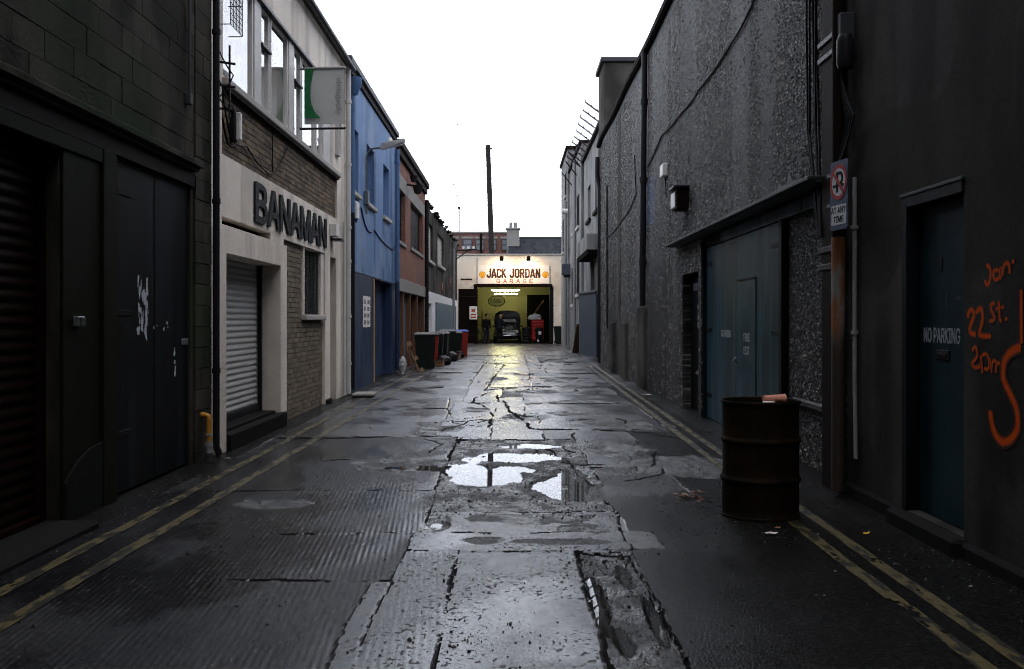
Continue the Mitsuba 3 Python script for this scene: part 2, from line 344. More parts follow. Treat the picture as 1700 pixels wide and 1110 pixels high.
def window(parent, side, d0, d1, z0, z1, rec, mat='white_frame', fw=0.05, bars=(), trans=(), glass='pane_glass', back='dim_room'):
    """Frame set back by rec in its opening, a pane, and a dark room board behind."""
    fr = [wbox(side, d0, d0 + fw, z0, z1, -rec - 0.06, -rec), wbox(side, d1 - fw, d1, z0, z1, -rec - 0.06, -rec),
          wbox(side, d0 + fw, d1 - fw, z0, z0 + fw, -rec - 0.06, -rec), wbox(side, d0 + fw, d1 - fw, z1 - fw, z1, -rec - 0.06, -rec)]
    for b in bars: fr.append(wbox(side, b - fw / 2, b + fw / 2, z0 + fw, z1 - fw, -rec - 0.055, -rec - 0.004))
    for t in trans: fr.append(wbox(side, d0 + fw, d1 - fw, t - fw / 2, t + fw / 2, -rec - 0.05, -rec - 0.007))
    k = add('window', fr, mat, parent)
    q = P(side, -rec - 0.03, 0, 0)[0]
    add('pane', tm([(q, d0 + fw, z0 + fw), (q, d1 - fw, z0 + fw), (q, d1 - fw, z1 - fw), (q, d0 + fw, z1 - fw)], [(0, 1, 2), (0, 2, 3)]), glass, k)
    if back: add('interior', wbox(side, d0 - .02, d1 + .02, z0 - .02, z1 + .02, -rec - 0.62, -rec - 0.6), back, k)
    return k
def bricks(side, d0, d1, z0, z1, holes=(), p=0.0, L=0.225, H=0.075, j=0.010, depth=0.03, jit=0.004):
    out = []; row = 0; z = z0
    while z < z1 - 0.02:
        zt = min(z + H - j, z1); d = d0 - (L / 2 if row % 2 else 0)
        while d < d1 - 0.02:
            a, b = max(d, d0), min(d + L - j, d1)
            if b - a > 0.03:
                segs = [(a, b)]
                for h in holes:
                    if zt > h[2] + 0.01 and z < h[3] - 0.01:
                        ns = []
                        for s in segs:
                            if s[1] <= h[0] or s[0] >= h[1]: ns.append(s)
                            else:
                                if h[0] - s[0] > 0.03: ns.append((s[0], h[0]))
                                if s[1] - h[1] > 0.03: ns.append((h[1], s[1]))
                        segs = ns
                for s in segs:
                    out.append(wbox(side, s[0], s[1], z, zt, p - depth, p + rng.uniform(-jit, jit)))
            d += L
        z += H; row += 1
    return out
def brick_parts(holder, meshes, mats, near):
    """Pieces nearer than `near` are parts, the rest one stuff part per tone."""
    far = [[] for _ in mats]
    n = 0
    for m in meshes:
        i = rng.randrange(len(mats))
        if m.vertices[:, 1].mean() < near and n < 290:
            add('brick', m, mats[i], holder); n += 1
        else: far[i].append(m)
    for i, f in enumerate(far):
        if f: add('brickwork', f, mats[i], holder, kind='stuff')
def wires(pts, r=0.006, sag=0.0, n=10):
    p = np.asarray(pts, float); out = [p[0]]
    for a, b in zip(p[:-1], p[1:]):
        for t in np.linspace(0, 1, n + 1)[1:]:
            q = a + (b - a) * t; q[2] -= sag * 4 * t * (1 - t); out.append(q)
    return tube(np.array(out), r, 6)
def slats(side, d0, d1, z0, z1, p, H, bulge=0.012):
    """Curved slats of a roller shutter, one mesh each."""
    out = []; z = z0
    while z < z1 - 0.01:
        h = min(H, z1 - z); k = 5; prof = []
        for i in range(k + 1):
            t = i / k; prof.append((p + bulge * math.sin(math.pi * min(t / 0.80, 1.0)), z + h * t))
        V, F = [], []
        for q, zz in prof: V += [P(side, q, d0, zz), P(side, q, d1, zz)]
        for i in range(k): F += [(2 * i, 2 * i + 1, 2 * i + 3), (2 * i, 2 * i + 3, 2 * i + 2)]
        out.append(tm(V, F)); z += H
    return out
# ---------------------------------------------------------------- ground, road
add('ground', box(-400, 400, -300, 600, -0.6, -0.25), 'ground_dark', kind='structure')
thing('road', kind='structure')
XS = np.arange(-3.45, 3.35, 0.0105)
ds = [2.2]
while ds[-1] < 60.6:
    ds.append(ds[-1] + min(0.30, max(0.020, 0.00032 * ds[-1] ** 2)))
DS = np.array(ds); GX, GD = np.meshgrid(XS, DS); STEP = np.gradient(DS)[:, None]
def nz(x, d, fx, fd, seed, o=3): return meshkit.fbm(np.stack([x * fx, d * fd, x * 0], -1), o, seed) - 0.5
#        x0     x1     d0    d1    material       groove level
PANELS = [(-0.335, 0.41, 0, 6.35, 'concrete_smooth', 0, 0), (0.41, 0.755, 0, 6.30, 'rough_asphalt', 0, -0.007),
          (-0.68, -0.335, 0, 6.35, 'concrete_smooth', 0.45, 0), (-0.79, -0.68, 0, 5.6, 'concrete_smooth', 0, 0),
          (-2.95, -0.79, 0, 5.62, 'concrete', 1, 0), (-2.95, -0.68, 5.62, 6.85, 'concrete', 0.9, 0),
          (-0.70, 0.98, 6.35, 6.90, 'concrete_smooth', 0, 0.002), (-0.64, 0.80, 6.90, 7.62, 'concrete_smooth', 0.25, 0),
          (-2.95, -0.64, 6.85, 8.5, 'concrete', 1, 0), (-2.95, -0.67, 8.5, 10.4, 'concrete', 0.8, 0), (-2.95, -0.67, 10.4, 12.4, 'concrete', 1, 0),
          (-0.67, 0.78, 7.62, 12.2, 'rough_asphalt', 0, -0.006), (0.755, 3.4, 0, 8.2, 'asphalt', 0, 0), (0.78, 1.5, 8.2, 9.9, 'concrete', 1.0, 0),
          (1.5, 3.4, 8.2, 13.1, 'asphalt', 0, 0), (0.40, 1.5, 9.9, 13.3, 'concrete_smooth', 0, 0.003),
          (-2.95, -1.0, 12.4, 16.5, 'concrete', 1, 0), (-1.0, -0.27, 12.2, 17.5, 'concrete_smooth', 0, 0), (-0.27, 0.40, 12.2, 15.2, 'concrete_smooth', 0, -0.004),
          (0.2, 2.1, 13.3, 17.4, 'concrete_smooth', 0, 0), (2.1, 3.4, 13.1, 22.0, 'asphalt', 0, 0), (-0.27, 0.2, 15.2, 18.8, 'concrete_smooth', 0, -0.003),
          (-2.95, -0.9, 16.5, 21.5, 'concrete', 1, 0), (-0.9, -0.2, 17.5, 21.5, 'concrete_smooth', 0, 0.002), (0.2, 2.1, 17.4, 21.7, 'concrete', 0.6, 0),
          (-2.95, -0.95, 21.5, 27.5, 'concrete', 1, 0), (-0.95, -0.5, 21.5, 33.0, 'concrete_smooth', 0, 0), (-0.5, 0.45, 21.5, 27.0, 'concrete_smooth', 0, -0.003),
          (0.45, 2.2, 21.7, 27.0, 'concrete', 0.5, 0), (-2.95, -0.95, 27.5, 36.0, 'concrete', 1, 0), (-0.5, 0.5, 27.0, 33.0, 'concrete_smooth', 0, 0.002),
          (0.5, 0.95, 27.0, 41.0, 'concrete', 0, -0.004), (0.95, 2.3, 27.0, 34.0, 'concrete_smooth', 0, 0), (-0.95, 0.5, 33.0, 41.0, 'concrete_smooth', 0, 0),
          (-3.5, -2.95, 0, 61, 'asphalt', 0, 0), (-3.5, 3.4, 41, 61, 'concrete_smooth', 0, 0), (-3.5, 3.4, 0, 61, 'concrete', 0.3, 0)]
WX = GX + 0.05 * nz(GX, GD, 1.3, 1.9, 11) + 0.024 * nz(GX, GD, 9, 11, 12)
WD = GD + 0.20 * nz(GX, GD, 1.1, 0.9, 13) + 0.06 * nz(GX, GD, 10, 8, 14)
PID = np.full(GX.shape, -1); JD = np.zeros(GX.shape); GROOVE = np.zeros(GX.shape); HT = np.zeros(GX.shape)
for i, (x0, x1, d0, d1, mt, g, lv) in enumerate(PANELS):
    m = (PID < 0) & (WX >= x0) & (WX < x1) & (WD >= d0) & (WD < d1)
    PID[m] = i; GROOVE[m] = g
    ex = np.minimum(WX - x0, x1 - WX); ed = np.minimum(WD - d0, d1 - WD)
    wj = 0.006 + 0.00030 * GD; wd = np.maximum(0.010, 0.75 * STEP + 0 * GX)
    JD[m] = np.maximum(np.exp(-(ex / wj) ** 2), np.exp(-(ed / wd) ** 2))[m]
    tx, td = (rng.uniform(-1, 1) * 0.006 for _ in range(2))
    HT[m] = (lv + tx * np.clip(WX - (x0 + x1) / 2, -1, 1) + td * 0.5 * np.clip(WD - (d0 + d1) / 2, -2, 2))[m]
for i, (cx, cd, rx, rd) in enumerate([(-1.05, 10.05, .55, .42), (1.65, 10.0, .55, .7), (.18, 14.9, .34, .6), (1.55, 13.9, .55, .5), (1.3, 17.6, .7, .5), (-.9, 13.3, .35, .4), (.55, 20.3, .5, .6), (-.35, 24.5, .25, .9), (1.2, 24, .5, 1.0), (-1.9, 7.9, .3, .2), (.1, 8.1, .5, .25), (.12, 7.35, .55, .20), (.55, 7.0, .26, .16), (-.55, 7.15, .09, .2), (-.2, 6.62, .16, .10), (.35, 6.55, .3, .09), (1.15, 11.2, .4, .45), (-.6, 16.2, .22, .5), (.9, 15.6, .35, .35)]):
    r2 = ((GX - cx + .5 * rx * 2.4 * nz(GX, GD, 5, 3, 71 + i)) / rx) ** 2 + ((GD - cd + .5 * rd * 2.4 * nz(GX, GD, 5, 3, 91 + i)) / rd) ** 2
    m = (r2 < 1) & (PID >= 0); PANELS.append((0, 0, 0, 0, 'rough_asphalt', 0, 0)); PID[m] = len(PANELS) - 1; GROOVE[m] = 0; HT[m] -= .006 * np.clip(1 - r2[m], 0, 1) ** .4
joint_wear = np.clip(0.62 + 2.0 * nz(GX, GD, 3.2, 1.6, 31), 0.05, 1)
DIRT = JD * joint_wear * np.where(np.abs(GX + 0.2) > 2.55, 0.3, 1.0)
HT -= 0.012 * np.clip((DIRT - 0.62) / 0.2, 0, 1)
HT += 0.010 * nz(GX, GD, 1.0, 0.55, 21) + 0.0022 * nz(GX, GD, 5, 3, 22)
wear = np.clip(0.80 + 2.2 * nz(GX, GD, 1.4, 0.8, 23), 0.15, 1) * np.clip(1.5 - GD / 14, .55, 1)
HT += 0.0023 * GROOVE * np.clip(1.15 - GD / 26, .2, 1) * wear * np.clip(0.75 + 2.2 * nz(GX, GD, 22, 5, 26, 2), 0.1, 1.5) * np.clip((24 - GD) / 10, 0, 1) * np.sin(2 * np.pi * (GX + 0.075 * GD + 0.012 * nz(GX, GD, 1.5, 0.8, 24)) / 0.036)
ASPH = np.isin(PID, [i for i, q in enumerate(PANELS) if q[4] == 'rough_asphalt'])
HT += np.where(ASPH & (GD < 16), 0.012 * nz(GX, GD, 13, 9, 25, 3), 0) + np.where((PID == 1), 0.012 * nz(GX, GD, 30, 14, 27, 3), 0)
CRACKS = [([(-0.27, 12.4), (-0.31, 14.29), (-0.3, 15.38), (-0.52, 17.11), (-0.72, 17.74), (-0.68, 18.69), (-0.46, 20.08)], 0.028, 0.030),
          ([(0.38, 11.52), (0.61, 10.04), (0.73, 8.62), (0.78, 7.84), (0.76, 7.15), (0.74, 5.9), (0.76, 4.2)], 0.010, 0.020),
          ([(-0.16, 18.0), (-0.02, 15.88), (0.14, 14.82), (0.24, 13.5), (0.44, 13.28), (1.04, 13.28), (1.66, 13.06), (2.1, 12.15)], 0.030, 0.034),
          ([(-0.3, 19.29), (-0.26, 17.87), (0.13, 17.23), (0.73, 17.36), (1.9, 17.48)], 0.03, 0.03),
          ([(-1.17, 18.41), (-1.05, 16.2), (-0.84, 14.29)], 0.018, 0.016), ([(-0.83, 39.2), (-0.92, 30.4), (-0.99, 23.4)], 0.030, 0.024),
          ([(-0.24, 32.8), (-0.42, 26.4), (-0.53, 22.1), (-0.55, 20.6)], 0.032, 0.026), ([(-0.52, 20.6), (0.26, 21.7), (0.85, 21.7)], 0.05, 0.03),
          ([(-0.66, 12.3), (-0.67, 10.6), (-0.66, 9.9)], 0.03, 0.03), ([(-0.66, 12.3), (0.0, 12.05), (0.37, 11.7)], 0.03, 0.02),
          ([(-0.335, 6.3), (-0.345, 4.0)], 0.008, 0.014), ([(0.41, 6.3), (0.42, 4.0)], 0.011, 0.02), ([(0.41, 6.28), (0.75, 6.25)], 0.03, 0.02),
          ([(-3.0, 41.0), (-0.6, 40.6)], 0.14, 0.02), ([(0.9, 34.5), (2.6, 37)], 0.08, 0.02), ([(-2.9, 8.5), (-0.7, 8.52)], 0.02, 0.014), ([(-2.9, 12.3), (-0.8, 12.5)], 0.04, 0.016)]
for i in range(34):                 # short ragged cracks and broken edges
    d = 9 + 31 * rng.random() ** 1.4; x = rng.uniform(-1.3, 1.9); a = rng.choice([0, 0, 1.57]) + rng.gauss(0, .35); pts_ = [(x, d)]
    for _ in range(rng.randrange(3, 7)):
        a += rng.gauss(0, .5); L_ = (.12 + .02 * d) * rng.uniform(.5, 1.3); x += L_ * math.sin(a) * .55; d += L_ * math.cos(a); pts_.append((x, d))
    CRACKS.append((pts_, .010 + .0006 * d, .018))
for pts, w, dep in CRACKS:
    pts = np.array(pts); lo, hi = pts.min(0) - 0.4, pts.max(0) + 0.4
    r0, r1 = np.searchsorted(DS, (lo[1], hi[1])); c0, c1 = np.searchsorted(XS, (lo[0], hi[0])); sl = (slice(r0, r1), slice(c0, c1))
    x = GX[sl] + 0.08 * nz(GX[sl], GD[sl], 4, 2.5, 41) + 0.035 * nz(GX[sl], GD[sl], 19, 11, 44) ; d = GD[sl] + 0.14 * nz(GX[sl], GD[sl], 3, 3, 42) + 0.06 * nz(GX[sl], GD[sl], 15, 9, 45); best = np.full(x.shape, 9.0)
    for a, b in zip(pts[:-1], pts[1:]):
        e = b - a; t = np.clip(((x - a[0]) * e[0] + (d - a[1]) * e[1]) / (e @ e), 0, 1)
        dx, dd = x - a[0] - t * e[0], d - a[1] - t * e[1]
        best = np.minimum(best, np.sqrt((dx / w) ** 2 + (dd / np.maximum(w, 0.9 * STEP[sl[0]])) ** 2))
    ck_ = np.exp(-best ** 2) * np.clip(0.75 + 1.2 * nz(GX[sl], GD[sl], 3, 2, 43), 0.15, 1)
    HT[sl] -= 0.7 * dep * np.clip((ck_ - 0.62) / 0.2, 0, 1); DIRT[sl] = np.maximum(DIRT[sl], ck_)
#        cx     cd     rx    rd    depth
HOLES = [(0.06, 10.75, 0.56, 0.42, 0.036), (-0.24, 9.5, 0.36, 0.62, 0.040), (0.26, 11.65, 0.34, 0.24, 0.04), (0.44, 8.75, 0.28, 0.62, 0.045), (-0.10, 9.85, 0.35, 0.22, 0.026),
         (-0.50, 9.95, 0.22, 0.45, 0.038), (-0.98, 9.95, 0.42, 0.26, 0.020), (0.46, 5.15, 0.045, 0.62, 0.022), (0.52, 4.6, .05, .25, .02), (0.66, 5.75, 0.05, 0.30, 0.018), (0.71, 4.85, 0.035, 0.45, 0.022), (-0.54, 7.15, 0.10, 0.28, 0.022),
         (0.58, 9.6, 0.18, 0.35, 0.03)]
for cx, cd, rx, rd, dep in HOLES:
    r2 = ((GX - cx + 0.16 * rx * 4 * nz(GX, GD, 4, 2.5, 51)) / rx) ** 2 + ((GD - cd + 0.16 * rd * 4 * nz(GX, GD, 4, 2.5, 52)) / rd) ** 2
    HT -= dep * np.clip(1.15 - r2, 0, 1) ** 0.7
    if 7.6 < cd < 12.5: HT += np.where(r2 < 1.6, 0.046 * nz(GX, GD, 5, 3.0, 53), 0)
# low kerb ramp on the right and raised edges along both walls
HT += 0.10 * np.clip((GX - 0.9 - 0.10 * (GD - 34.5)) / 1.6, 0, 1) * np.clip((GD - 34.6) / 0.4, 0, 1) * np.clip((39.5 - GD) / 2.5, 0, 1)
HT += 0.02 * np.clip((np.abs(GX + 0.2) - 2.72) / 0.28, 0, 1)
def hgt(x, d):
    i = int(np.clip(np.searchsorted(DS, d), 0, len(DS) - 1)); j = int(np.clip(np.searchsorted(XS, x), 0, len(XS) - 1)); return float(HT[i, j])
nR, nC = GX.shape
idx = np.arange(nR * nC).reshape(nR, nC)
Q = np.stack([idx[:-1, :-1], idx[:-1, 1:], idx[1:, 1:], idx[1:, :-1]], -1)
VV = np.stack([GX, GD, HT], -1).reshape(-1, 3)
gu = np.gradient(HT, axis=1) / np.gradient(XS)[None, :]; gv = np.gradient(HT, axis=0) / STEP
NN = np.stack([-gu, -gv, np.ones_like(gu)], -1).reshape(-1, 3); NN /= np.linalg.norm(NN, axis=1, keepdims=True)
def submesh(quads):
    used, inv = np.unique(quads.ravel(), return_inverse=True); q = inv.reshape(-1, 4)
    return VV[used], np.vstack([q[:, [0, 1, 2]], q[:, [0, 2, 3]]]), NN[used]
PANELS = [q if q[2] < 12 or 'asphalt' in q[4] else q[:4] + ({'concrete': 'wet_grooved', 'concrete_smooth': 'wet_concrete'}[q[4]],) + q[5:] for q in PANELS]
for i, pn in enumerate(PANELS):
    sel = Q[(PID[:-1, :-1] == i) & (DIRT[:-1, :-1] <= 0.56)]
    if len(sel) < 4: continue
    v, f, nn = submesh(sel)
    add('patch' if 'asphalt' in pn[4] else 'slab', (v, f), pn[4], 'road', smooth=True)
v, f, nn = submesh(Q[DIRT[:-1, :-1] > 0.56])
add('joint_dirt', (v, f), 'joint_dirt', 'road', smooth=True, kind='stuff')
add('approach', box(-3.45, 3.34, -14, 2.2, -0.2, -0.004), 'asphalt', 'road')
# loose grit and small stones lying on the road
gr_ = np.random.default_rng(77); gx, gd = [], []
for (x0, x1, d0, d1, n) in [(-.7, .85, 7.4, 12.4, 3200), (.41, .76, 3.9, 6.3, 900), (-3.15, -2.8, 4, 24, 1800), (2.3, 2.75, 4, 24, 1800), (.8, 2.2, 6.2, 12, 2600), (-2.6, 2.2, 4, 14, 2200), (-.3, .4, 4.0, 6.4, 260)]:
    a_, b_ = gr_.uniform(x0, x1, n), gr_.uniform(d0, d1, n); k_ = gr_.random(n) < np.clip(.25 + 3.0 * (meshkit.fbm(np.stack([a_ * 2.2, b_ * 1.3, a_ * 0], -1), 3, 9) - .42), .04, 1); gx.append(a_[k_]); gd.append(b_[k_])
gx, gd = np.concatenate(gx), np.concatenate(gd); n = len(gx); gz = HT[np.clip(np.searchsorted(DS, gd), 0, len(DS) - 1), np.clip(np.searchsorted(XS, gx), 0, len(XS) - 1)]; gr = gr_.gamma(2.2, .0016, n) + .0018
O_ = np.array([(1, 0, 0), (-1, 0, 0), (0, 1, 0), (0, -1, 0), (0, 0, 1), (0, 0, -1)], float); FO_ = np.array([(0, 2, 4), (2, 1, 4), (1, 3, 4), (3, 0, 4), (2, 0, 5), (1, 2, 5), (3, 1, 5), (0, 3, 5)])
th_ = gr_.uniform(0, 6.28, n); V_ = O_[None] * gr[:, None, None] * gr_.uniform(.6, 1.3, (n, 1, 3)); V_ = np.stack([V_[..., 0] * np.cos(th_)[:, None] - V_[..., 1] * np.sin(th_)[:, None], V_[..., 0] * np.sin(th_)[:, None] + V_[..., 1] * np.cos(th_)[:, None], V_[..., 2] * .8], -1) + np.stack([gx, gd, gz + gr * .3], -1)[:, None]
for i, (c_, sp_) in enumerate([((.006, .006, .006), .1), ((.03, .03, .03), .4), ((.07, .066, .06), .3)]):
    MAT(f'grit_{i}', c_, 0.5, spec=sp_); k_ = np.arange(n) % 5; k_ = (k_ < 3) if i == 0 else (k_ == 2 + i); add('grit', (V_[k_].reshape(-1, 3), (FO_[None] + 6 * np.arange(k_.sum())[:, None, None]).reshape(-1, 3)), f'grit_{i}', 'road', kind='stuff')
# puddles: water lying at one level in the hollows
WATER = -0.0205
wet = (HT[:-1, :-1] < WATER + 0.002) | (HT[1:, 1:] < WATER + 0.002)
for (x0, x1, d0, d1) in [(-0.68, 0.72, 8.0, 12.0), (-1.45, -0.70, 9.4, 10.5), (0.41, 0.60, 4.0, 5.8), (0.60, 0.78, 4.0, 6.2), (-0.66, -0.42, 6.8, 7.5)]:
    m = wet & (GX[:-1, :-1] > x0) & (GX[:-1, :-1] < x1) & (GD[:-1, :-1] > d0) & (GD[:-1, :-1] < d1)
    for _ in range(1): m = m | np.roll(m, 1, 0) | np.roll(m, -1, 0) | np.roll(m, 1, 1) | np.roll(m, -1, 1)
    if m.sum() > 10:
        sel = Q[m]; used, inv = np.unique(sel.ravel(), return_inverse=True); q = inv.reshape(-1, 4); v = VV[used].copy(); v[:, 2] = WATER
        add('puddle', (v, np.vstack([q[:, [0, 1, 2]], q[:, [0, 2, 3]]])), 'water', kind='structure', smooth=True)
# double yellow lines, worn away in places
def yline(fx, d0, d1, w, seed):
    d = np.arange(d0, d1, 0.05); xs = np.linspace(-w / 2, w / 2, 9)
    cx = np.array([fx(q) for q in d]); X = cx[:, None] + xs[None, :] + 0.03 * nz(np.repeat(d[:, None], 9, 1), xs[None] + 0 * d[:, None], 1.5, 30, seed)
    D = np.repeat(d[:, None], 9, 1); I = np.clip(np.searchsorted(DS, D), 0, nR - 1); J = np.clip(np.searchsorted(XS, X), 0, nC - 1)
    Z = np.max([HT[np.clip(I + a, 0, nR - 1), np.clip(J + b, 0, nC - 1)] for a in (-1, 0, 1) for b in (-2, 0, 2)], 0) + 0.004
    ii = np.arange(X.size).reshape(X.shape); q = np.stack([ii[:-1, :-1], ii[:-1, 1:], ii[1:, 1:], ii[1:, :-1]], -1)
    keep = (nz(X, D, 9, 3.1, seed + 1) + 0.6 * nz(X, D, 40, 18, seed + 2))[:-1, :-1] < 0.36; q = q[keep]
    v = np.stack([X, D, Z], -1).reshape(-1, 3)
    add('yellow_line', (v, np.vstack([q[:, [0, 1, 2]], q[:, [0, 2, 3]]])), 'yellow_line', 'road', smooth=True)
yline(lambda d: -2.74, 2.4, 27, 0.09, 61); yline(lambda d: -2.46 + 0.004 * d, 2.4, 26, 0.09, 63)
yline(lambda d: 2.12 + 0.016 * d, 2.4, 33, 0.085, 65); yline(lambda d: 1.93 + 0.016 * d, 2.4, 33, 0.085, 67)
# ---------------------------------------------------------------- left: dark block building with brown shutter
t = thing('block_building', 'dark concrete block building at the near left with brown shutter and black door', 'building')
holes = [(3.2, 7.05, -0.3, 2.79), (8.02, 9.95, -0.3, 2.86)]
add('wall', facade('L', -12, 10.55, -0.3, 13.0, holes + [(-12, 10.55, 2.80, 3.02)], 0.30, -0.012), 'block', t)
add('body', box(LX - 6, LX - 0.75, -12, 10.5, -0.3, 13.0), 'void', t)
near_blocks = bricks('L', 3.0, 10.02, 3.03, 5.75, (), 0.0, 0.45, 0.215, 0.007, 0.04, 0.004)
for m in near_blocks: add('block', m, rng.choice(['block', 'block', 'block_worn', 'block_pale']), t)
add('block_course', wbox('L', -12, 3.0, 3.03, 13.0, -0.02, 0.0), 'block', t)
add('block_course', wbox('L', 3.0, 10.02, 5.76, 13.0, -0.02, 0.0), 'block', t)
cut = bricks('L', 10.03, 10.55, -0.1, 13.0, (), 0.012, 0.53, 0.215, 0.008, 0.04, 0.004)
for m in cut: add('pier_block', m, rng.choice(['block', 'block_worn', 'block_pale']), t)
add('ledge', [wbox('L', -12, 10.02, 2.985, 3.045, 0.0, 0.10, 0.008), wbox('L', -12, 10.02, 2.95, 2.985, -0.02, 0.06)], 'block', t)
add('fascia', wbox('L', -12, 10.0, 2.80, 2.95, -0.02, 0.015), 'brown_shutter', t)
add('lintel', wbox('L', 3.0, 7.72, 2.68, 2.79, -0.02, 0.03, 0.006), 'green_dark', t)
sh = add('roller_shutter', [wbox('L', 7.0, 7.06, 0.0, 2.68, -0.20, -0.10), wbox('L', 3.2, 7.0, 0.0, 0.09, -0.16, -0.09)], 'brown_shutter', t)
for m in slats('L', 3.2, 7.0, 0.09, 2.72, -0.16, 0.088): add('slat', m, 'brown_shutter', sh, smooth=40)
add('door_step', wbox('L', 3.2, 7.06, -0.1, 0.05, -0.3, 0.28, 0.02), 'step_concrete', t)
add('pier_render', wbox('L', 7.07, 7.70, -0.1, 2.68, -0.02, 0.012, 0.004), 'green_dark', t)
pl = extr(Polygon([(7.08, -0.1), (7.70, -0.1), (7.70, 0.52), (7.5, 0.50), (7.3, 0.44), (7.12, 0.34), (7.08, 0.30)]), 0.022); v = np.asarray(pl.vertices)
add('plinth_patch', tm(np.stack([LX + 0.010 + v[:, 2], v[:, 0], v[:, 1]], 1), pl.faces), 'step_concrete', t)
add('pilaster', wbox('L', 7.72, 7.98, -0.1, 2.80, -0.02, 0.035, 0.01), 'green_dark', t)
dr_ = add('door', wbox('L', 8.12, 9.93, 0.04, 2.84, -0.075, -0.035, 0.004), 'near_door_paint', t)
add('stile', [wbox('L', 8.02, 8.10, -0.1, 2.85, -0.10, -0.005), wbox('L', 9.0, 9.02, 0.05, 2.83, -0.036, -0.031)], 'brown_black', dr_)
for z in (.5, 1.5, 2.5): add('hinge', [wbox('L', 8.13, 8.45, z, z + .05, -.035, -.026, .003), tube([P('L', -.025, 8.12, z - .02), P('L', -.025, 8.12, z + .07)], .014, 8)], 'black', dr_)
add('hasp', wbox('L', 9.72, 9.90, 1.22, 1.28, -.035, -.020, .004), 'galvanised', dr_)
# white paint smears on the door
def smear(cx, cz, w, h, n, seed):
    r = random.Random(seed); out = []
    for _ in range(n):
        a, b = cx + r.uniform(-w, w), cz + r.uniform(-h, h); L_ = r.uniform(0.05, 0.20) * h / 0.3; W_ = r.uniform(0.008, 0.030); k = r.uniform(-0.25, 0.25)
        pts = []
        for q in range(6):
            tq = q / 5; ww = W_ * (0.4 + r.random() * 0.9) * (1 - 0.6 * abs(tq - 0.4)); pts.append((a + k * L_ * tq, b - L_ * tq, ww))
        for q in range(5):
            a0, b0, w0 = pts[q]; a1, b1, w1 = pts[q + 1]; x = LX - 0.0335
            out.append(tm([(x, a0 - w0, b0), (x, a0 + w0, b0), (x, a1 + w1, b1), (x, a1 - w1, b1)], [(0, 1, 2), (0, 2, 3)]))
    return out
add('paint_smear', smear(8.72, 1.62, 0.11, 0.24, 26, 5), 'smear_white', dr_, kind='stuff')
add('paint_smear', smear(9.2, 1.42, 0.22, 0.05, 7, 6) + smear(9.55, 1.12, 0.03, 0.16, 5, 9), 'smear_white', dr_, kind='stuff')
k = thing('switch_box', 'small grey electrical box on the dark render between brown shutter and black door', 'box')
add('casing', wbox('L', 7.22, 7.33, 1.415, 1.495, 0.012, 0.06, 0.008), 'galvanised', k); add('cover', wbox('L', 7.235, 7.315, 1.425, 1.485, 0.06, 0.07, 0.003), 'lead', k)
k = thing('gas_pipe', 'short yellow gas riser pipe with grey valve at the foot of the dark block pier', 'pipe')
add('riser', tube([P('L', .09, 10.22, .22), P('L', .09, 10.22, .44), P('L', .085, 10.22, .475), P('L', .05, 10.22, .49), P('L', -.03, 10.22, .49)], 0.027, 12), 'gas_yellow', k, smooth=40)
add('valve', [tube([P('L', .09, 10.22, .10), P('L', .09, 10.22, .22)], 0.033, 12), tube([P('L', .09, 10.22, .17), P('L', .09, 10.22, .19)], 0.042, 12), tube([P('L', .09, 10.22, .28), P('L', .09, 10.22, .30)], 0.034, 12)], 'grey_metal', k, smooth=40)
add('base', tube([P('L', .09, 10.22, -.02), P('L', .09, 10.22, .10)], 0.04, 12), 'lead', k, smooth=40)
k = thing('conduit', 'thin grey conduit hanging down the dark block wall high up near its corner', 'conduit')
add('tube', tube([P('L', .03, 9.78, 9.0), P('L', .03, 9.78, 3.68)], 0.016, 8), 'lead', k, smooth=40); add('end_box', wbox('L', 9.74, 9.82, 3.58, 3.69, 0.0, 0.055, 0.006), 'lead', k)
k = thing('downpipe', 'black downpipe on the seam between dark block building and white building', 'downpipe')
add('pipe', tube([P('L', .06, 10.575, 7.2), P('L', .06, 10.575, .12), P('L', .10, 10.575, .02)], 0.036, 12), 'black_metal', k, smooth=40)
for z in (.9, 2.7, 4.5): add('bracket', tube([P('L', .06, 10.575, z), P('L', .06, 10.575, z + .05)], 0.046, 12), 'black_metal', k, smooth=40)
k = thing('wire_bracket', 'black wire bracket with loose cables high beside the white building pier', 'bracket')
add('mast', tube([P('L', .16, 10.72, 3.65), P('L', .16, 10.72, 4.42)], 0.012, 6), 'black_metal', k)
for z in (3.75, 4.0, 4.25): add('arm', tube([P('L', .0, 10.72, z), P('L', .22, 10.72, z - .03)], 0.014, 6), 'black_metal', k)
add('cable', [wires([P('L', .05, 10.62, 4.4), P('L', .2, 10.72, 4.1), P('L', .06, 10.66, 3.85), P('L', .2, 10.75, 3.7)], .008, .03), wires([P('L', .05, 10.62, 4.1), P('L', .18, 10.8, 3.75), P('L', .02, 11.1, 3.6)], .007, .03)], 'black', k)
k = thing('window_cage', 'grey wire mesh cage at the top corner of the white building window', 'cage')
cg = [tube([P('L', .16, 10.75 + .06 * i, 4.66), P('L', .16, 10.75 + .06 * i, 5.5)], .005, 4) for i in range(9)] + [tube([P('L', .16, 10.75, 4.66 + .06 * i), P('L', .16, 11.23, 4.66 + .06 * i)], .005, 4) for i in range(14)]
cg += [tube([P('L', .0, d, z), P('L', .16, d, z)], .006, 4) for d in (10.75, 11.23) for z in (4.66, 5.0, 5.4)]
add('mesh', cg, 'galvanised', k, kind='stuff')
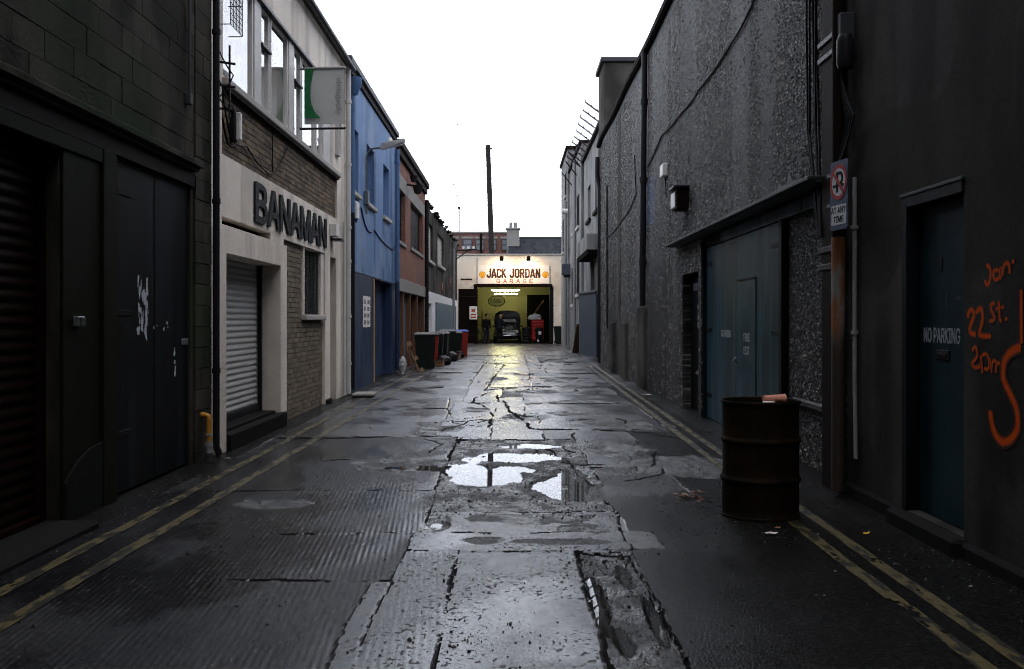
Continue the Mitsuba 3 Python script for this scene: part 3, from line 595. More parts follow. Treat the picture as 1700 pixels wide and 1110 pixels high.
# ---------------------------------------------------------------- left: white rendered building
t = thing('white_building', 'white rendered two storey building with black raised letters and a grey roller shutter', 'building')
H = [(10.98, 13.56, -0.3, 2.205), (10.98, 13.2, 2.525, 2.615), (10.98, 18.2, 3.30, 4.07), (11.02, 17.65, 4.17, 5.52), (13.95, 17.05, -0.3, 2.60), (17.52, 18.1, 0.0, 2.58)]
add('wall', facade('L', 10.6, 19.3, -0.3, 6.4, H, 0.30), 'white_render', t)
add('shutter_surround', facade('L', 10.66, 13.93, 0.0, 2.50, [(10.98, 13.56, -0.3, 2.205)], 0.05, 0.05), 'white_render', t)
add('body', box(LX - 6, LX - 0.95, 10.6, 19.3, -0.3, 6.3), 'void', t)
cp = add('coping', wbox('L', 10.6, 19.32, 6.36, 6.50, -0.5, 0.09, 0.015), 'lead', t)
add('gutter', tube([P('L', .13, 10.6, 6.33), P('L', .13, 19.3, 6.31)], 0.055, 10), 'black_metal', t, smooth=40)
# shutter
sh = add('roller_shutter', [wbox('L', 10.98, 13.56, 0.22, 0.32, -0.27, -0.23), wbox('L', 10.985, 11.03, 0.22, 2.2, -0.25, -0.20), wbox('L', 13.51, 13.555, 0.22, 2.2, -0.25, -0.20)], 'black_metal', t)
for m in slats('L', 11.03, 13.51, 0.32, 2.24, -0.27, 0.076): add('slat', m, 'slat_grey', sh, smooth=40)
add('soffit_box', wbox('L', 10.99, 13.55, 1.98, 2.2, -0.34, -0.28), 'black', sh)
add('step', wbox('L', 10.98, 13.75, -0.1, 0.20, -0.3, 0.10, 0.012), 'step_concrete', t); add('threshold', wbox('L', 10.99, 13.55, 0.2, 0.235, -0.29, -0.02, 0.006), 'step_concrete', t)
add('vent_slot', wbox('L', 10.97, 13.22, 2.50, 2.64, -0.32, -0.16), 'void', t)
# brick band and ground floor brick panel
add('brick_backing', [wbox('L', 10.97, 18.22, 3.29, 4.08, -0.2, -0.045), wbox('L', 13.95, 15.38, -0.1, 2.60, -0.2, -0.065), wbox('L', 15.38, 17.05, -0.1, 1.50, -0.2, -0.065)], 'mortar', t)
brick_parts(t, bricks('L', 10.985, 18.19, 3.31, 4.05, (), -0.028), [f'brick_{i}' for i in range(4)], 13.9)
g = add('brick_panel', wbox('L', 13.955, 17.04, -0.1, 0.0, -0.06, -0.03), 'mortar', t)
brick_parts(g, bricks('L', 13.96, 17.03, 0.0, 2.58, [(15.36, 17.1, 1.46, 2.7)], -0.048), [f'paint_brick_{i}' for i in range(4)], 15.3)
add('window_sill', wbox('L', 10.98, 18.25, 4.06, 4.15, -0.25, 0.07, 0.012), 'concrete_sill', t); add('window_sill', wbox('L', 11.0, 18.2, 4.02, 4.06, -0.05, 0.045), 'brown_black', t)
# first-floor windows
WZ = (4.15, 5.54)
for a, b, bars, tr in [(11.05, 12.42, (), ()), (12.78, 13.26, (), (5.05,)), (13.32, 14.35, (), ()), (14.72, 15.22, (), (5.05,)), (15.28, 16.35, (), ()), (16.42, 16.95, (), (5.05,))]:
    window(t, 'L', a, b, WZ[0], WZ[1], 0.03, 'white_frame', 0.05, bars, tr, back='blind')
for a, b in [(12.44, 12.76), (14.37, 14.70), (16.97, 17.66)]: add('mullion', wbox('L', a, b, WZ[0], WZ[1] - .02, -0.2, -0.015, 0.01), 'white_frame', t)
for z in (4.95,):
    for a, b in ((12.77, 13.27), (14.71, 15.23), (16.41, 16.96)): add('drip_bar', wbox('L', a, b, z + .045, z + .075, -0.05, 0.005), 'black_metal', t)
add('window_head', wbox('L', 11.0, 17.66, 5.51, 5.55, -0.2, 0.03), 'black_metal', t)
window(t, 'L', 18.0, 18.28, 4.45, 5.1, -0.07, 'white_frame', 0.03, back=None)
# barred window
w_ = window(t, 'L', 15.45, 16.75, 1.56, 2.55, 0.14, 'black_metal', 0.05, back='void')
for i in range(12): add('bar', tube([P('L', -0.06, 15.5 + i * 0.11, 1.55), P('L', -0.06, 15.5 + i * 0.11, 2.56)], 0.010, 6), 'lead', w_)
add('window_sill', wbox('L', 15.36, 17.0, 1.46, 1.545, -0.2, 0.035, 0.01), 'concrete_sill', t); add('window_reveal', [wbox('L', 15.385, 15.45, 1.55, 2.59, -0.2, -0.02), wbox('L', 16.76, 17.02, 1.55, 2.59, -0.2, -0.02)], 'white_render', t)
d_ = add('door', wbox('L', 17.5, 18.12, -0.1, 2.6, -0.34, -0.30), 'lightgrey_render', t); add('handle', wbox('L', 17.6, 17.75, 1.02, 1.05, -0.30, -0.25, .004), 'black_metal', d_)
add('door_side', wbox('L', 17.07, 17.45, 0.0, 0.10, 0.0, 0.05, 0.02), 'step_concrete', t)
# lettering
s = thing('wall_lettering', 'large black raised capital letters spelling BANAMAN across the white building', 'sign')
cw = [0.66, 0.70, 0.68, 0.70, 0.78, 0.70, 0.68]; dd = 12.32; gap = (4.74 - sum(cw)) / 6 if False else -0.01
dd = 12.32; sc_ = 4.74 / (sum(cw) + 6 * 0.03)
for ch, w in zip('BANAMAN', cw):
    add('letter', lettering(ch, 0.50, w * sc_, 'L', P('L', 0.0, dd, 2.685), 0.03), 'letter_black', s); dd += (w + 0.03) * sc_
k = thing('wall_light', 'small white bulkhead light on the brick band of the white building', 'lamp')
add('housing', wbox('L', 11.38, 11.52, 3.52, 3.86, -0.03, 0.03, .006), 'black_metal', k); add('cover', wbox('L', 11.42, 11.50, 3.53, 3.85, 0.03, 0.085, .01), 'white_plastic', k)
k = thing('floodlight', 'small white floodlight at the end of the BANAMAN lettering', 'lamp')
add('housing', wbox('L', 17.45, 17.75, 2.93, 3.16, 0.0, 0.12, .01), 'white_plastic', k); add('visor', wbox('L', 17.5, 17.8, 2.86, 2.90, 0.02, 0.2, .004), 'black_metal', k)
k = thing('wall_cable', 'black cable sagging across the brick band above the lettering', 'cable')
add('run', [wires([P('L', 0., 11.0, 3.95), P('L', 0., 11.35, 3.52), P('L', 0., 12.0, 3.56), P('L', 0, 12.9, 3.40), P('L', 0, 13.4, 3.44), P('L', 0, 14.2, 3.93)], .010, .03), tube([P('L', .0, 13.3, 3.44), P('L', .0, 13.3, 4.1)], .009, 6), wires([P('L', 0, 11.0, 3.7), P('L', 0, 11.2, 3.45), P('L', 0, 11.5, 3.5)], .012, .03)], 'black', k)
# drainpipe at the corner
k = thing('white_drainpipe', 'white painted drainpipe at the far corner of the white building', 'downpipe')
add('pipe', tube([P('L', .07, 19.05, 6.3), P('L', .07, 19.05, .05)], .05, 12), 'white_frame', k, smooth=40); add('second_pipe', tube([P('L', .05, 18.72, 3.3), P('L', .05, 18.72, .05)], .03, 10), 'white_frame', k, smooth=40)
for z in (0.6, 1.5, 2.55, 3.2, 4.4, 5.6): add('collar', tube([P('L', .07, 19.05, z), P('L', .07, 19.05, z + .06)], .062, 12), 'white_frame', k, smooth=40)
# banner on its rods
s = thing('hanging_banner', 'grey and green banner with the word photography hung out from the white building', 'banner')
add('rod', tube([P('L', -.02, 15.1, 5.27), P('L', .68, 15.1, 5.29)], .022, 8), 'grey_metal', s, smooth=40); add('rod', tube([P('L', -.02, 15.1, 4.36), P('L', .68, 15.1, 4.37)], .018, 8), 'black_metal', s, smooth=40)
ny = 14; bx, bz = np.meshgrid(np.linspace(0.05, 0.66, 16), np.linspace(4.43, 5.27, ny)); by = 15.1 + 0.018 * np.sin(bx * 9 + bz * 3) * (5.27 - bz)
q = np.arange(bx.size).reshape(bx.shape); qq = np.stack([q[:-1, :-1], q[:-1, 1:], q[1:, 1:], q[1:, :-1]], -1).reshape(-1, 4)
for off, in ((0.0,), ): add('sheet', (np.concatenate([np.stack([LX + bx, by, bz], -1).reshape(-1, 3), np.stack([LX + bx, by + .004, bz], -1).reshape(-1, 3)]), np.vstack([qq, qq + bx.size])), 'banner_grey', s, smooth=False)
gp = Polygon([(0.055, 4.52), (0.30, 4.52), (0.22, 4.60), (0.165, 4.72), (0.145, 4.86), (0.15, 5.0), (0.175, 5.14), (0.20, 5.265), (0.055, 5.265)])
gm = extr(gp, .002); gv_ = np.asarray(gm.vertices); gm2 = tm(np.stack([LX + gv_[:, 0], 15.1 - 0.026 + gv_[:, 2], gv_[:, 1]], 1), gm.faces); add('green_field', gm2, 'banner_green', s)
tx_ = meshkit.text_mesh('photography', .075, .002); tv = np.asarray(tx_.vertices); L0 = tv[:, 0].max()
add('lettering', tm(np.stack([LX + 0.545 + tv[:, 1], 15.1 - 0.030 + tv[:, 2], 5.13 - tv[:, 0] * (0.56 / L0)], 1), tx_.faces), 'text_grey', s)
# ---------------------------------------------------------------- left: blue building
t = thing('blue_building', 'two storey building painted light blue above and navy below, with three sash windows', 'building')
BW = [(19.62, 20.75, 4.05, 5.35), (21.9, 23.15, 4.05, 5.35), (24.75, 25.95, 4.05, 5.35)]
add('upper_wall', facade('L', 19.3, 27.35, 2.45, 6.5, BW, 0.30), 'blue_paint', t)
add('lower_wall', facade('L', 19.3, 27.35, -0.2, 2.45, [(23.05, 26.6, -0.3, 2.42), (19.62, 20.25, 0.25, 2.2)], 0.28, -0.012), 'navy_paint', t)
add('body', box(LX - 6, LX - 0.95, 19.3, 27.3, -0.3, 6.4), 'void', t)
add('coping', wbox('L', 19.3, 27.4, 6.47, 6.60, -0.4, 0.10, .012), 'lead', t)
add('fascia', wbox('L', 19.3, 27.38, 6.33, 6.47, 0.0, 0.045), 'brown_black', t)
for a, b, c, d in BW:
    window(t, 'L', a, b, c, d, 0.14, 'blue_pipe', 0.06, (), ((c + d) / 2,), back='dim_room')
    add('window_sill', wbox('L', a - .08, b + .08, c - .09, c, -0.1, 0.07, .012), 'concrete_sill', t)
d_ = add('door', [wbox('L', 23.2, 24.85, 0.0, 2.42, -0.30, -0.24, .004), wbox('L', 24.87, 26.58, 0.0, 2.42, -0.30, -0.24, .004)], 'navy_paint', t)
add('jamb', wbox('L', 23.06, 23.2, 0.0, 2.41, -0.25, 0.005), 'tan_wood', d_)
add('jamb', wbox('L', 26.45, 26.59, 0.0, 2.41, -0.25, -0.14), 'navy_paint', d_)
w_ = window(t, 'L', 19.62, 20.25, 0.28, 2.2, 0.1, 'black_metal', 0.05, back='dim_room')
k = thing('blue_downpipe', 'blue painted downpipe with hopper head between white and blue buildings', 'downpipe')
add('pipe', tube([P('L', .08, 19.42, 5.95), P('L', .08, 19.42, 3.55)], .055, 12), 'blue_pipe', k, smooth=40); add('lower_pipe', tube([P('L', .08, 19.42, 3.55), P('L', .08, 19.42, .1)], .055, 12), 'black_metal', k, smooth=40)
add('hopper', lathe([(0, 5.85), (.07, 5.85), (.15, 6.05), (.16, 6.18), (0, 6.18)], P('L', .12, 19.42, 0), 14), 'blue_pipe', k, smooth=40); add('collar', tube([P('L', .08, 19.42, 5.55), P('L', .08, 19.42, 5.63)], .07, 12), 'blue_pipe', k, smooth=40)
k = thing('blue_downpipe', 'blue painted downpipe at the brick end of the blue building', 'downpipe')
add('pipe', tube([P('L', .08, 27.1, 6.1), P('L', .08, 27.1, 2.5)], .06, 12), 'blue_pipe', k, smooth=40); add('lower_pipe', tube([P('L', .08, 27.1, 2.5), P('L', .08, 27.1, .1)], .06, 12), 'navy_paint', k, smooth=40)
add('collar', tube([P('L', .08, 27.1, 5.7), P('L', .08, 27.1, 5.8)], .075, 12), 'blue_pipe', k, smooth=40)
k = thing('street_lamp', 'wall mounted street lamp with curved arm and flat grey head on the blue building', 'street lamp')
arm = [P('L', .05, 21.55, 3.75), P('L', .05, 21.55, 4.95)] + [P('L', .05 + .16 * (1 - math.cos(a)), 21.55, 4.95 + .22 * math.sin(a)) for a in np.linspace(0.2, 1.5, 6)] + [P('L', .42, 21.55, 5.2)]
add('arm', tube(arm, .022, 10), 'galvanised', k, smooth=40)
hd = trimesh.convex.convex_hull(np.array([P('L', .36, 21.43, 5.16), P('L', .36, 21.67, 5.16), P('L', .40, 21.43, 5.27), P('L', .40, 21.67, 5.27), P('L', .86, 21.40, 5.29), P('L', .86, 21.70, 5.29), P('L', .88, 21.42, 5.37), P('L', .88, 21.68, 5.37), P('L', .40, 21.42, 5.13), P('L', .84, 21.42, 5.25)]))
add('lamp_head', tm(hd.vertices, hd.faces), 'grey_metal', k); add('diffuser', tm(np.array(hd.vertices) * [0.9, 0.9, 0.9] + np.array(hd.vertices.mean(0)) * 0.1 + [0, 0, -.022], hd.faces), 'white_plastic', k)
add('photocell', lathe([(0, .10), (.035, .09), (.05, .05), (.05, 0)], P('L', .56, 21.55, 5.31), 12), 'white_plastic', k, smooth=40); add('gear_box', wbox('L', 21.45, 21.65, 3.95, 4.25, .0, .10, .01), 'galvanised', k)
k = thing('alarm_box', 'white alarm box on the blue wall beside the downpipe', 'box'); add('casing', wbox('L', 20.0, 20.3, 3.5, 3.85, 0, .09, .015), 'white_plastic', k); add('lens', wbox('L', 20.1, 20.2, 3.44, 3.5, .02, .07, .006), 'bin_blue', k)
k = thing('blue_wall_cable', 'dark cable looping along the light blue wall under the windows', 'cable')
add('run', wires([P('L', .015, 20.3, 3.75), P('L', .015, 21.0, 3.85), P('L', .015, 21.9, 3.45), P('L', .015, 23.0, 3.55), P('L', .015, 26.0, 3.35), P('L', .015, 27.1, 3.45)], .014, .06), 'navy_paint', k)
k = thing('wall_poster', 'white notice poster with printed panels on the navy wall', 'poster')
add('sheet', wbox('L', 21.45, 22.5, 1.30, 1.98, -0.012, -0.004), 'paper', k)
pp = []
for r_ in range(4):
    for c_ in range(2):
        if rng.random() < 0.9: pp.append(wbox('L', 21.55 + c_ * .48, 21.55 + c_ * .48 + rng.uniform(.25, .4), 1.36 + r_ * .15, 1.36 + r_ * .15 + .09, -0.004, -0.0025))
add('print', pp, 'text_grey', k)
# ---------------------------------------------------------------- left: red brick building
t = thing('brick_building', 'red brick building with two large boarded upper openings and timber framed doors below', 'building')
BH = [(27.95, 29.8, 3.7, 5.2), (31.3, 35.6, 3.75, 5.2)]
add('wall', facade('L', 27.35, 36.5, 2.65, 6.3, BH, 0.3, 0.01), 'red_brickwork', t); add('body', box(LX - 6, LX - 0.8, 27.35, 36.5, -0.3, 6.2), 'void', t)
add('lintel_band', wbox('L', 28.0, 36.4, 5.2, 5.62, -0.2, 0.016), 'concrete_band', t)
add('eaves', [wbox('L', 27.42, 36.6, 6.25, 6.45, -0.4, 0.17, .02), wbox('L', 27.42, 36.55, 6.05, 6.25, 0, 0.10)], 'brown_black', t)
add('concrete_band', wbox('L', 27.36, 36.5, 2.28, 2.65, -0.25, 0.03, .01), 'concrete_band', t)
for a, b, c, d in BH:
    k = add('boarding', wbox('L', a, b, c, d, -0.2, -0.15), 'void', t)
    for i in range(3): add('board', wbox('L', a + (b - a) * i / 3 + .02, a + (b - a) * (i + 1) / 3 - .02, c, d, -0.15, -0.12, .004), 'black', k)
    add('window_sill', wbox('L', a - .05, b + .05, c - .1, c, -0.1, 0.06), 'concrete_band', t)
for d in (27.5, 29.3, 31.3, 33.6, 36.3): add('post', wbox('L', d, d + .16, -0.1, 2.28, -0.2, 0.0, .008), 'orange_wood', t)
add('door', wbox('L', 27.66, 29.3, 0, 2.28, -0.15, -0.1), 'steel_sheet', t); add('door', wbox('L', 29.46, 31.3, 0, 2.28, -0.2, -0.15), 'hoarding_blue', t); add('door', wbox('L', 31.46, 36.3, 0, 2.28, -0.4, -0.3), 'void', t)
k = thing('floodlight', 'dark twin floodlight bracket on the red brick wall under the eaves', 'lamp')
add('bracket', tube([P('L', 0, 30.1, 5.55), P('L', .35, 30.1, 5.5)], .03, 8), 'black_metal', k); add('lamp_head', lathe([(0, -.15), (.1, -.12), (.16, .12), (0, .12)], P('L', .35, 30.1, 5.4), 12), 'black_metal', k, smooth=40); add('lamp_head', lathe([(0, -.1), (.08, -.08), (.12, .1), (0, .1)], P('L', .2, 30.35, 5.75), 12), 'black_metal', k, smooth=40)
# ---------------------------------------------------------------- left: dark building
t = thing('dark_building', 'dark rendered building with mossy uneven roof edge and a white lower wall', 'building')
DH = [(37.6, 40.2, 3.75, 5.2), (42.8, 46.6, 3.85, 5.2)]
top = [(36.5, 5.75)] + [(36.5 + i * 0.8, 5.78 + rng.uniform(-.07, .07)) for i in range(1, 26)] + [(58.0, 5.75)]
add('wall', facade('L', 36.5, 58, 2.55, 5.8, DH, 0.3, 0.0, Polygon([(36.5, 2.55), (58, 2.55)] + top[::-1])), 'dark_render', t); add('body', box(LX - 6, LX - 0.8, 36.5, 58, -0.3, 5.6), 'void', t)
add('lower_wall', facade('L', 36.5, 58, -0.2, 2.55, [(37.6, 39.4, 0, 2.1)], 0.3, 0.02), 'white_wall', t); add('door', wbox('L', 37.6, 39.4, 0, 2.1, -.15, -.1), 'white_plastic', t)
ms = []
for i in range(90):
    c = np.array(P('L', rng.uniform(-.1, .12), rng.uniform(36.5, 57.8), 5.76 + rng.uniform(-.03, .1))); s_ = trimesh.creation.icosphere(1, rng.uniform(.05, .11)); s_.apply_scale((1, 2.2, .6)); s_.apply_translation(c); ms.append(tm(s_.vertices, s_.faces))
add('roof_moss', ms, 'moss', t, kind='stuff')
for a, b, c, d in DH:
    add('boarded_window', wbox('L', a, b, c, d, -0.16, -0.1, .004), 'concrete_sill', t); add('window_sill', wbox('L', a - .1, b + .1, c - .12, c, -0.1, 0.1, .01), 'concrete_sill', t)
add('gate', wbox('L', 41.3, 56.0, 0.02, 2.2, 0.02, 0.07, .01), 'hoarding_blue', t)
k = thing('downpipe', 'dark downpipe on the seam between red brick and dark rendered buildings', 'downpipe'); add('pipe', tube([P('L', .08, 36.5, 5.8), P('L', .08, 36.5, .1)], .07, 10), 'black_metal', k, smooth=40); add('shoe', tube([P('L', .08, 36.5, .12), P('L', .18, 36.5, .04)], .075, 10), 'black_metal', k, smooth=40)
k = thing('downpipe', 'grey downpipe near the garage end of the dark rendered building', 'downpipe'); add('pipe', tube([P('L', .1, 53.0, 5.6), P('L', .1, 53.0, .1)], .07, 10), 'grey_metal', k, smooth=40); add('hopper', lathe([(0, 5.3), (.09, 5.3), (.2, 5.6), (0, 5.6)], P('L', .14, 53, 0), 10), 'grey_metal', k, smooth=40)
for z in (3.42, 2.95):
    k = thing('wall_ornament', 'small red heart shaped mark on the dark rendered wall' if z > 3 else 'lower small red heart shaped mark on the dark rendered wall', 'ornament')
    pts = [(.28 * 1.0 * 16 * math.sin(a) ** 3 / 17, .28 * (13 * math.cos(a) - 5 * math.cos(2 * a) - 2 * math.cos(3 * a) - math.cos(4 * a)) / 17) for a in np.linspace(0, 2 * math.pi, 25)[:-1]]
    hm = extr(Polygon(pts), .03); v = np.asarray(hm.vertices); scene[k] = mikit.ply(tm(np.stack([LX + v[:, 2], v[:, 0] + (51.5 if z > 3 else 45.5), v[:, 1] + z], 1), hm.faces), 'sign_red')
t = thing('rear_building', 'plain dark rendered building closing the lane behind the viewer', 'building')
add('wall', box(-9, 9, -15, -12.1, -.3, 13.0), 'dark_render', t)
# ---------------------------------------------------------------- right: grey rendered building with the NO PARKING door
t = thing('grey_building', 'dark grey rendered building at the near right with a blue door and orange graffiti', 'building')
add('wall', facade('R', -12, 8.33, -0.3, 13.0, [(6.17, 7.12, 0.12, 2.34)], 0.30), 'grey_render', t); add('body', box(RX + 0.7, RX + 6, -12, 8.3, -0.3, 13.0), 'void', t)
add('plinth', [wbox('R', -12, 6.13, -0.1, 0.10, -0.05, 0.05, 0.02), wbox('R', 7.16, 8.3, -0.1, 0.12, -0.05, 0.03, 0.02)], 'step_concrete', t); add('door_step', wbox('R', 6.1, 7.2, -0.1, 0.115, -0.3, 0.10, .02), 'step_concrete', t)
fr = add('door_frame', [wbox('R', 7.04, 7.125, 0.12, 2.35, -0.14, 0.012, .004), wbox('R', 6.17, 6.19, 0.12, 2.30, -0.14, -0.02), wbox('R', 6.17, 7.04, 2.26, 2.335, -0.14, 0.012, .004)], 'near_door_paint', t)
add('flashing', wbox('R', 6.15, 7.15, 2.335, 2.36, -0.05, 0.022, .005), 'green_flashing', t)
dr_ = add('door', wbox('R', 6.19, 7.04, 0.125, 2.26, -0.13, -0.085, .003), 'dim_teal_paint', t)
add('lettering', lettering('NO PARKING', 0.105, 0.565, 'R', P('R', -0.084, 6.97, 1.31), .0015), 'stencil_white', dr_)
add('letter_slot', [wbox('R', 6.56, 6.76, 1.20, 1.265, -0.085, -0.076, .003), wbox('R', 6.59, 6.73, 1.218, 1.246, -0.076, -0.070, .002)], 'black_metal', dr_)
add('keyhole_plate', wbox('R', 6.67, 6.72, 1.80, 1.89, -0.085, -0.079, .002), 'black_metal', dr_)
add('paint_smear', [m for m in []] or [wbox('R', 6.60, 6.615, 1.55, 1.66, -0.0845, -0.0835), wbox('R', 6.40, 6.46, 1.60, 1.62, -0.0845, -0.0835)], 'lead', dr_)
add('crack', wbox('R', 7.2, 7.7, 2.135, 2.143, -0.01, 0.0015), 'black', t)
STROKES = [([(5.87, 1.79), (5.82, 1.74), (5.86, 1.67), (5.89, 1.70)], .012), ([(5.73, 1.75), (5.79, 1.74), (5.77, 1.70), (5.71, 1.72), (5.71, 1.76), (5.70, 1.70)], .011),
           ([(5.69, 1.77), (5.68, 1.72), (5.66, 1.78), (5.62, 1.79), (5.60, 1.73)], .011), ([(5.56, 1.80), (5.555, 1.785)], .013),
           ([(6.11, 1.48), (6.07, 1.53), (6.03, 1.51), (6.07, 1.44), (6.09, 1.41), (6.01, 1.38)], .016), ([(6.00, 1.51), (5.93, 1.53), (5.92, 1.47), (5.96, 1.38), (5.90, 1.37), (5.82, 1.37)], .015),
           ([(5.77, 1.56), (5.82, 1.55), (5.80, 1.51), (5.77, 1.48), (5.83, 1.46)], .011), ([(5.72, 1.57), (5.71, 1.47), (5.69, 1.46)], .011), ([(5.76, 1.53), (5.67, 1.54)], .010), ([(5.64, 1.48), (5.635, 1.467)], .013),
           ([(6.05, 1.28), (6.00, 1.30), (5.99, 1.25), (6.06, 1.20), (6.01, 1.18), (5.95, 1.20)], .011), ([(5.94, 1.25), (5.92, 1.15)], .010), ([(5.93, 1.25), (5.86, 1.26), (5.84, 1.19), (5.90, 1.18)], .010),
           ([(5.83, 1.24), (5.81, 1.16), (5.79, 1.23), (5.76, 1.23), (5.76, 1.16), (5.74, 1.22), (5.70, 1.21), (5.69, 1.18)], .009),
           ([(5.48, 1.32), (5.58, 1.29), (5.66, 1.23), (5.67, 1.14), (5.59, 1.05), (5.52, 0.97), (5.51, 0.87), (5.58, 0.80), (5.68, 0.77), (5.77, 0.81), (5.82, 0.91), (5.82, 0.93)], .024), ([(5.470, 1.63), (5.468, 1.34)], .014)]
def stroke(pts, w, x, lift):
    p = np.array(pts); s = np.r_[0, np.cumsum(np.linalg.norm(np.diff(p, axis=0), axis=1))]
    from scipy.interpolate import CubicSpline, interp1d
    n = max(8, int(s[-1] / 0.012)); q = np.linspace(0, s[-1], n)
    c = np.stack([np.interp(q, s, p[:, 0]), np.interp(q, s, p[:, 1])], 1)
    if len(p) > 3 :
        cs = CubicSpline(s, p); c = 0.65 * cs(q) + 0.35 * c
    t_ = np.gradient(c, axis=0); t_ /= np.linalg.norm(t_, axis=1, keepdims=True) + 1e-9; nn = np.stack([-t_[:, 1], t_[:, 0]], 1)
    c = np.vstack([c[0] - t_[0] * w * .6, c, c[-1] + t_[-1] * w * .6]); nn = np.vstack([nn[0], nn, nn[-1]]); W = np.r_[w * .25, np.full(n, w), w * .25]
    V = []; U = []
    for i in range(len(c)):
        for a in (-1, 0, 1):
            e = c[i] + nn[i] * W[i] * 2.7 * a; V.append((x - lift, e[0], e[1])); U.append((i / len(c), a))
    F = []
    for i in range(len(c) - 1):
        for j in (0, 1): F += [(3 * i + j, 3 * i + 3 + j, 3 * i + 4 + j), (3 * i + j, 3 * i + 4 + j, 3 * i + 1 + j)]
    return np.array(V), np.array(F), np.array(U)
for i, (p_, w) in enumerate(STROKES):
    v, f, u = stroke(p_, w * 0.66, RX, 0.0015 + 0.0006 * (i % 4)); add('graffiti', (v, f), 'spray_orange', t, smooth=True, uv=u)
# ---------------------------------------------------------------- right: pebbledashed building
t = thing('pebbledash_building', 'long pebbledashed building on the right with teal double doors under a low canopy', 'building')
wv = [(8.33, 7.06)] + [(8.33 + (31.6 - 8.33) * i / 24, 7.03 + 0.03 * math.sin(i * 0.9)) for i in range(1, 24)] + [(31.6, 6.95)]
DO = (10.62, 14.75)
add('wall', facade('R', 8.33, 31.6, -0.3, 7.0, [(8.85, DO[1], -0.3, 2.67), (14.95, 16.35, -0.3, 2.2)], 0.35, 0.0, Polygon([(8.33, -0.3), (31.6, -0.3)] + wv[::-1])), 'pebbledash', t)
add('body', box(RX + 0.9, RX + 7, 8.33, 31.5, -0.3, 6.8), 'void', t)
gt = [P('R', .06, d, z + .02) for d, z in wv]
add('gutter', tube(gt, .075, 8), 'brown_black', t, smooth=40); add('verge', [tube([P('R', .03, d, z + .13) for d, z in wv], .03, 6)], 'lead', t)
add('infill_panel', wbox('R', 8.85, 10.5, -0.3, 2.53, -0.35, -0.12), 'pebbledash', t)
add('infill_ledge', [wbox('R', 8.9, 10.2, 0.60, 0.68, -0.12, -0.06, .02)], 'pebbledash', t)
PEB = {'dark': (0.012, 0.012, 0.012), 'mid': (0.046, 0.045, 0.044), 'grey': (0.105, 0.102, 0.095), 'pale': (0.40, 0.37, 0.32)}
for nm_, c_ in PEB.items(): MAT('pebble_' + nm_, c_, 0.4, spec=0.3)
def pebbles(d0, d1, z0, z1, dens, r0, r1, p, seed, holes=()):
    g = np.random.default_rng(seed); n = int((d1 - d0) * (z1 - z0) * dens); d = g.uniform(d0, d1, n); z = g.uniform(z0, z1, n); ok = np.ones(n, bool)
    for h in holes: ok &= ~((d > h[0]) & (d < h[1]) & (z > h[2]) & (z < h[3]))
    st_ = meshkit.fbm(np.stack([d * 1.3, z * .16, d * 0 + seed], -1), 3, 5); ok &= g.random(n) < np.clip(1.15 - 7.0 * np.clip(st_ - .47, 0, 1), .12, 1)
    d, z = d[ok], z[ok]; n = len(d); r = g.uniform(r0, r1, n); O = np.array([(1, 0, 0), (-1, 0, 0), (0, 1, 0), (0, -1, 0), (0, 0, 1), (0, 0, -1)], float); FO = np.array([(0, 2, 4), (2, 1, 4), (1, 3, 4), (3, 0, 4), (2, 0, 5), (1, 2, 5), (3, 1, 5), (0, 3, 5)])
    q = g.normal(size=(n, 4)); q /= np.linalg.norm(q, axis=1, keepdims=True); w, x, y, zz = q.T
    M = np.stack([1 - 2 * (y * y + zz * zz), 2 * (x * y - w * zz), 2 * (x * zz + w * y), 2 * (x * y + w * zz), 1 - 2 * (x * x + zz * zz), 2 * (y * zz - w * x), 2 * (x * zz - w * y), 2 * (y * zz + w * x), 1 - 2 * (x * x + y * y)], -1).reshape(n, 3, 3)
    S = O[None] * (r[:, None] * np.stack([np.ones(n), g.uniform(.7, 1.1, n), g.uniform(.55, .9, n)], -1))[:, None, :]
    V = np.einsum('nij,nkj->nki', M, S); V[..., 0] *= .8
    V += np.stack([np.full(n, RX - p - .001), d, z], -1)[:, None]; kind_ = g.choice(4, n, p=[.38, .36, .17, .09])
    return [(V[kind_ == i].reshape(-1, 3), (FO[None] + 6 * np.arange((kind_ == i).sum())[:, None, None]).reshape(-1, 3)) for i in range(4)]
sets = [pebbles(8.8, 14, .02, 6.0, 1500, .008, .018, 0, 1, [(8.8, 14.76, -1, 2.80)]), pebbles(14, 20.5, .02, 6.85, 900, .010, .021, 0, 2, [(8.8, 17.0, 2.64, 2.79), (8.8, 14.76, -1, 2.8), (14.93, 16.37, -1, 2.2)]), pebbles(20.5, 31.5, .02, 6.85, 420, .013, .026, 0, 3), pebbles(8.87, 10.48, .02, 2.5, 1500, .008, .017, -.12, 4)]
for i, nm_ in enumerate(PEB):
    vs = [q[i][0] for q in sets]; at_ = np.cumsum([0] + [len(v) for v in vs]); add('pebbles', (np.vstack(vs), np.vstack([q[i][1] + a for q, a in zip(sets, at_)])), 'pebble_' + nm_, t, kind='stuff')
fl = add('canopy', [wbox('R', 8.75, 17.0, 2.70, 2.735, -0.01, 0.20, .006), wbox('R', 8.75, 16.6, 2.68, 2.70, -.05, .13)], 'green_flashing', t)
add('flashing', [wbox('R', a, a + 1.28, 2.735, 2.78 + .02 * (i % 2), 0.0, 0.035 + .012 * (i % 3), .004) for i, a in enumerate(np.arange(8.8, 16.5, 1.3))], 'lead', fl)
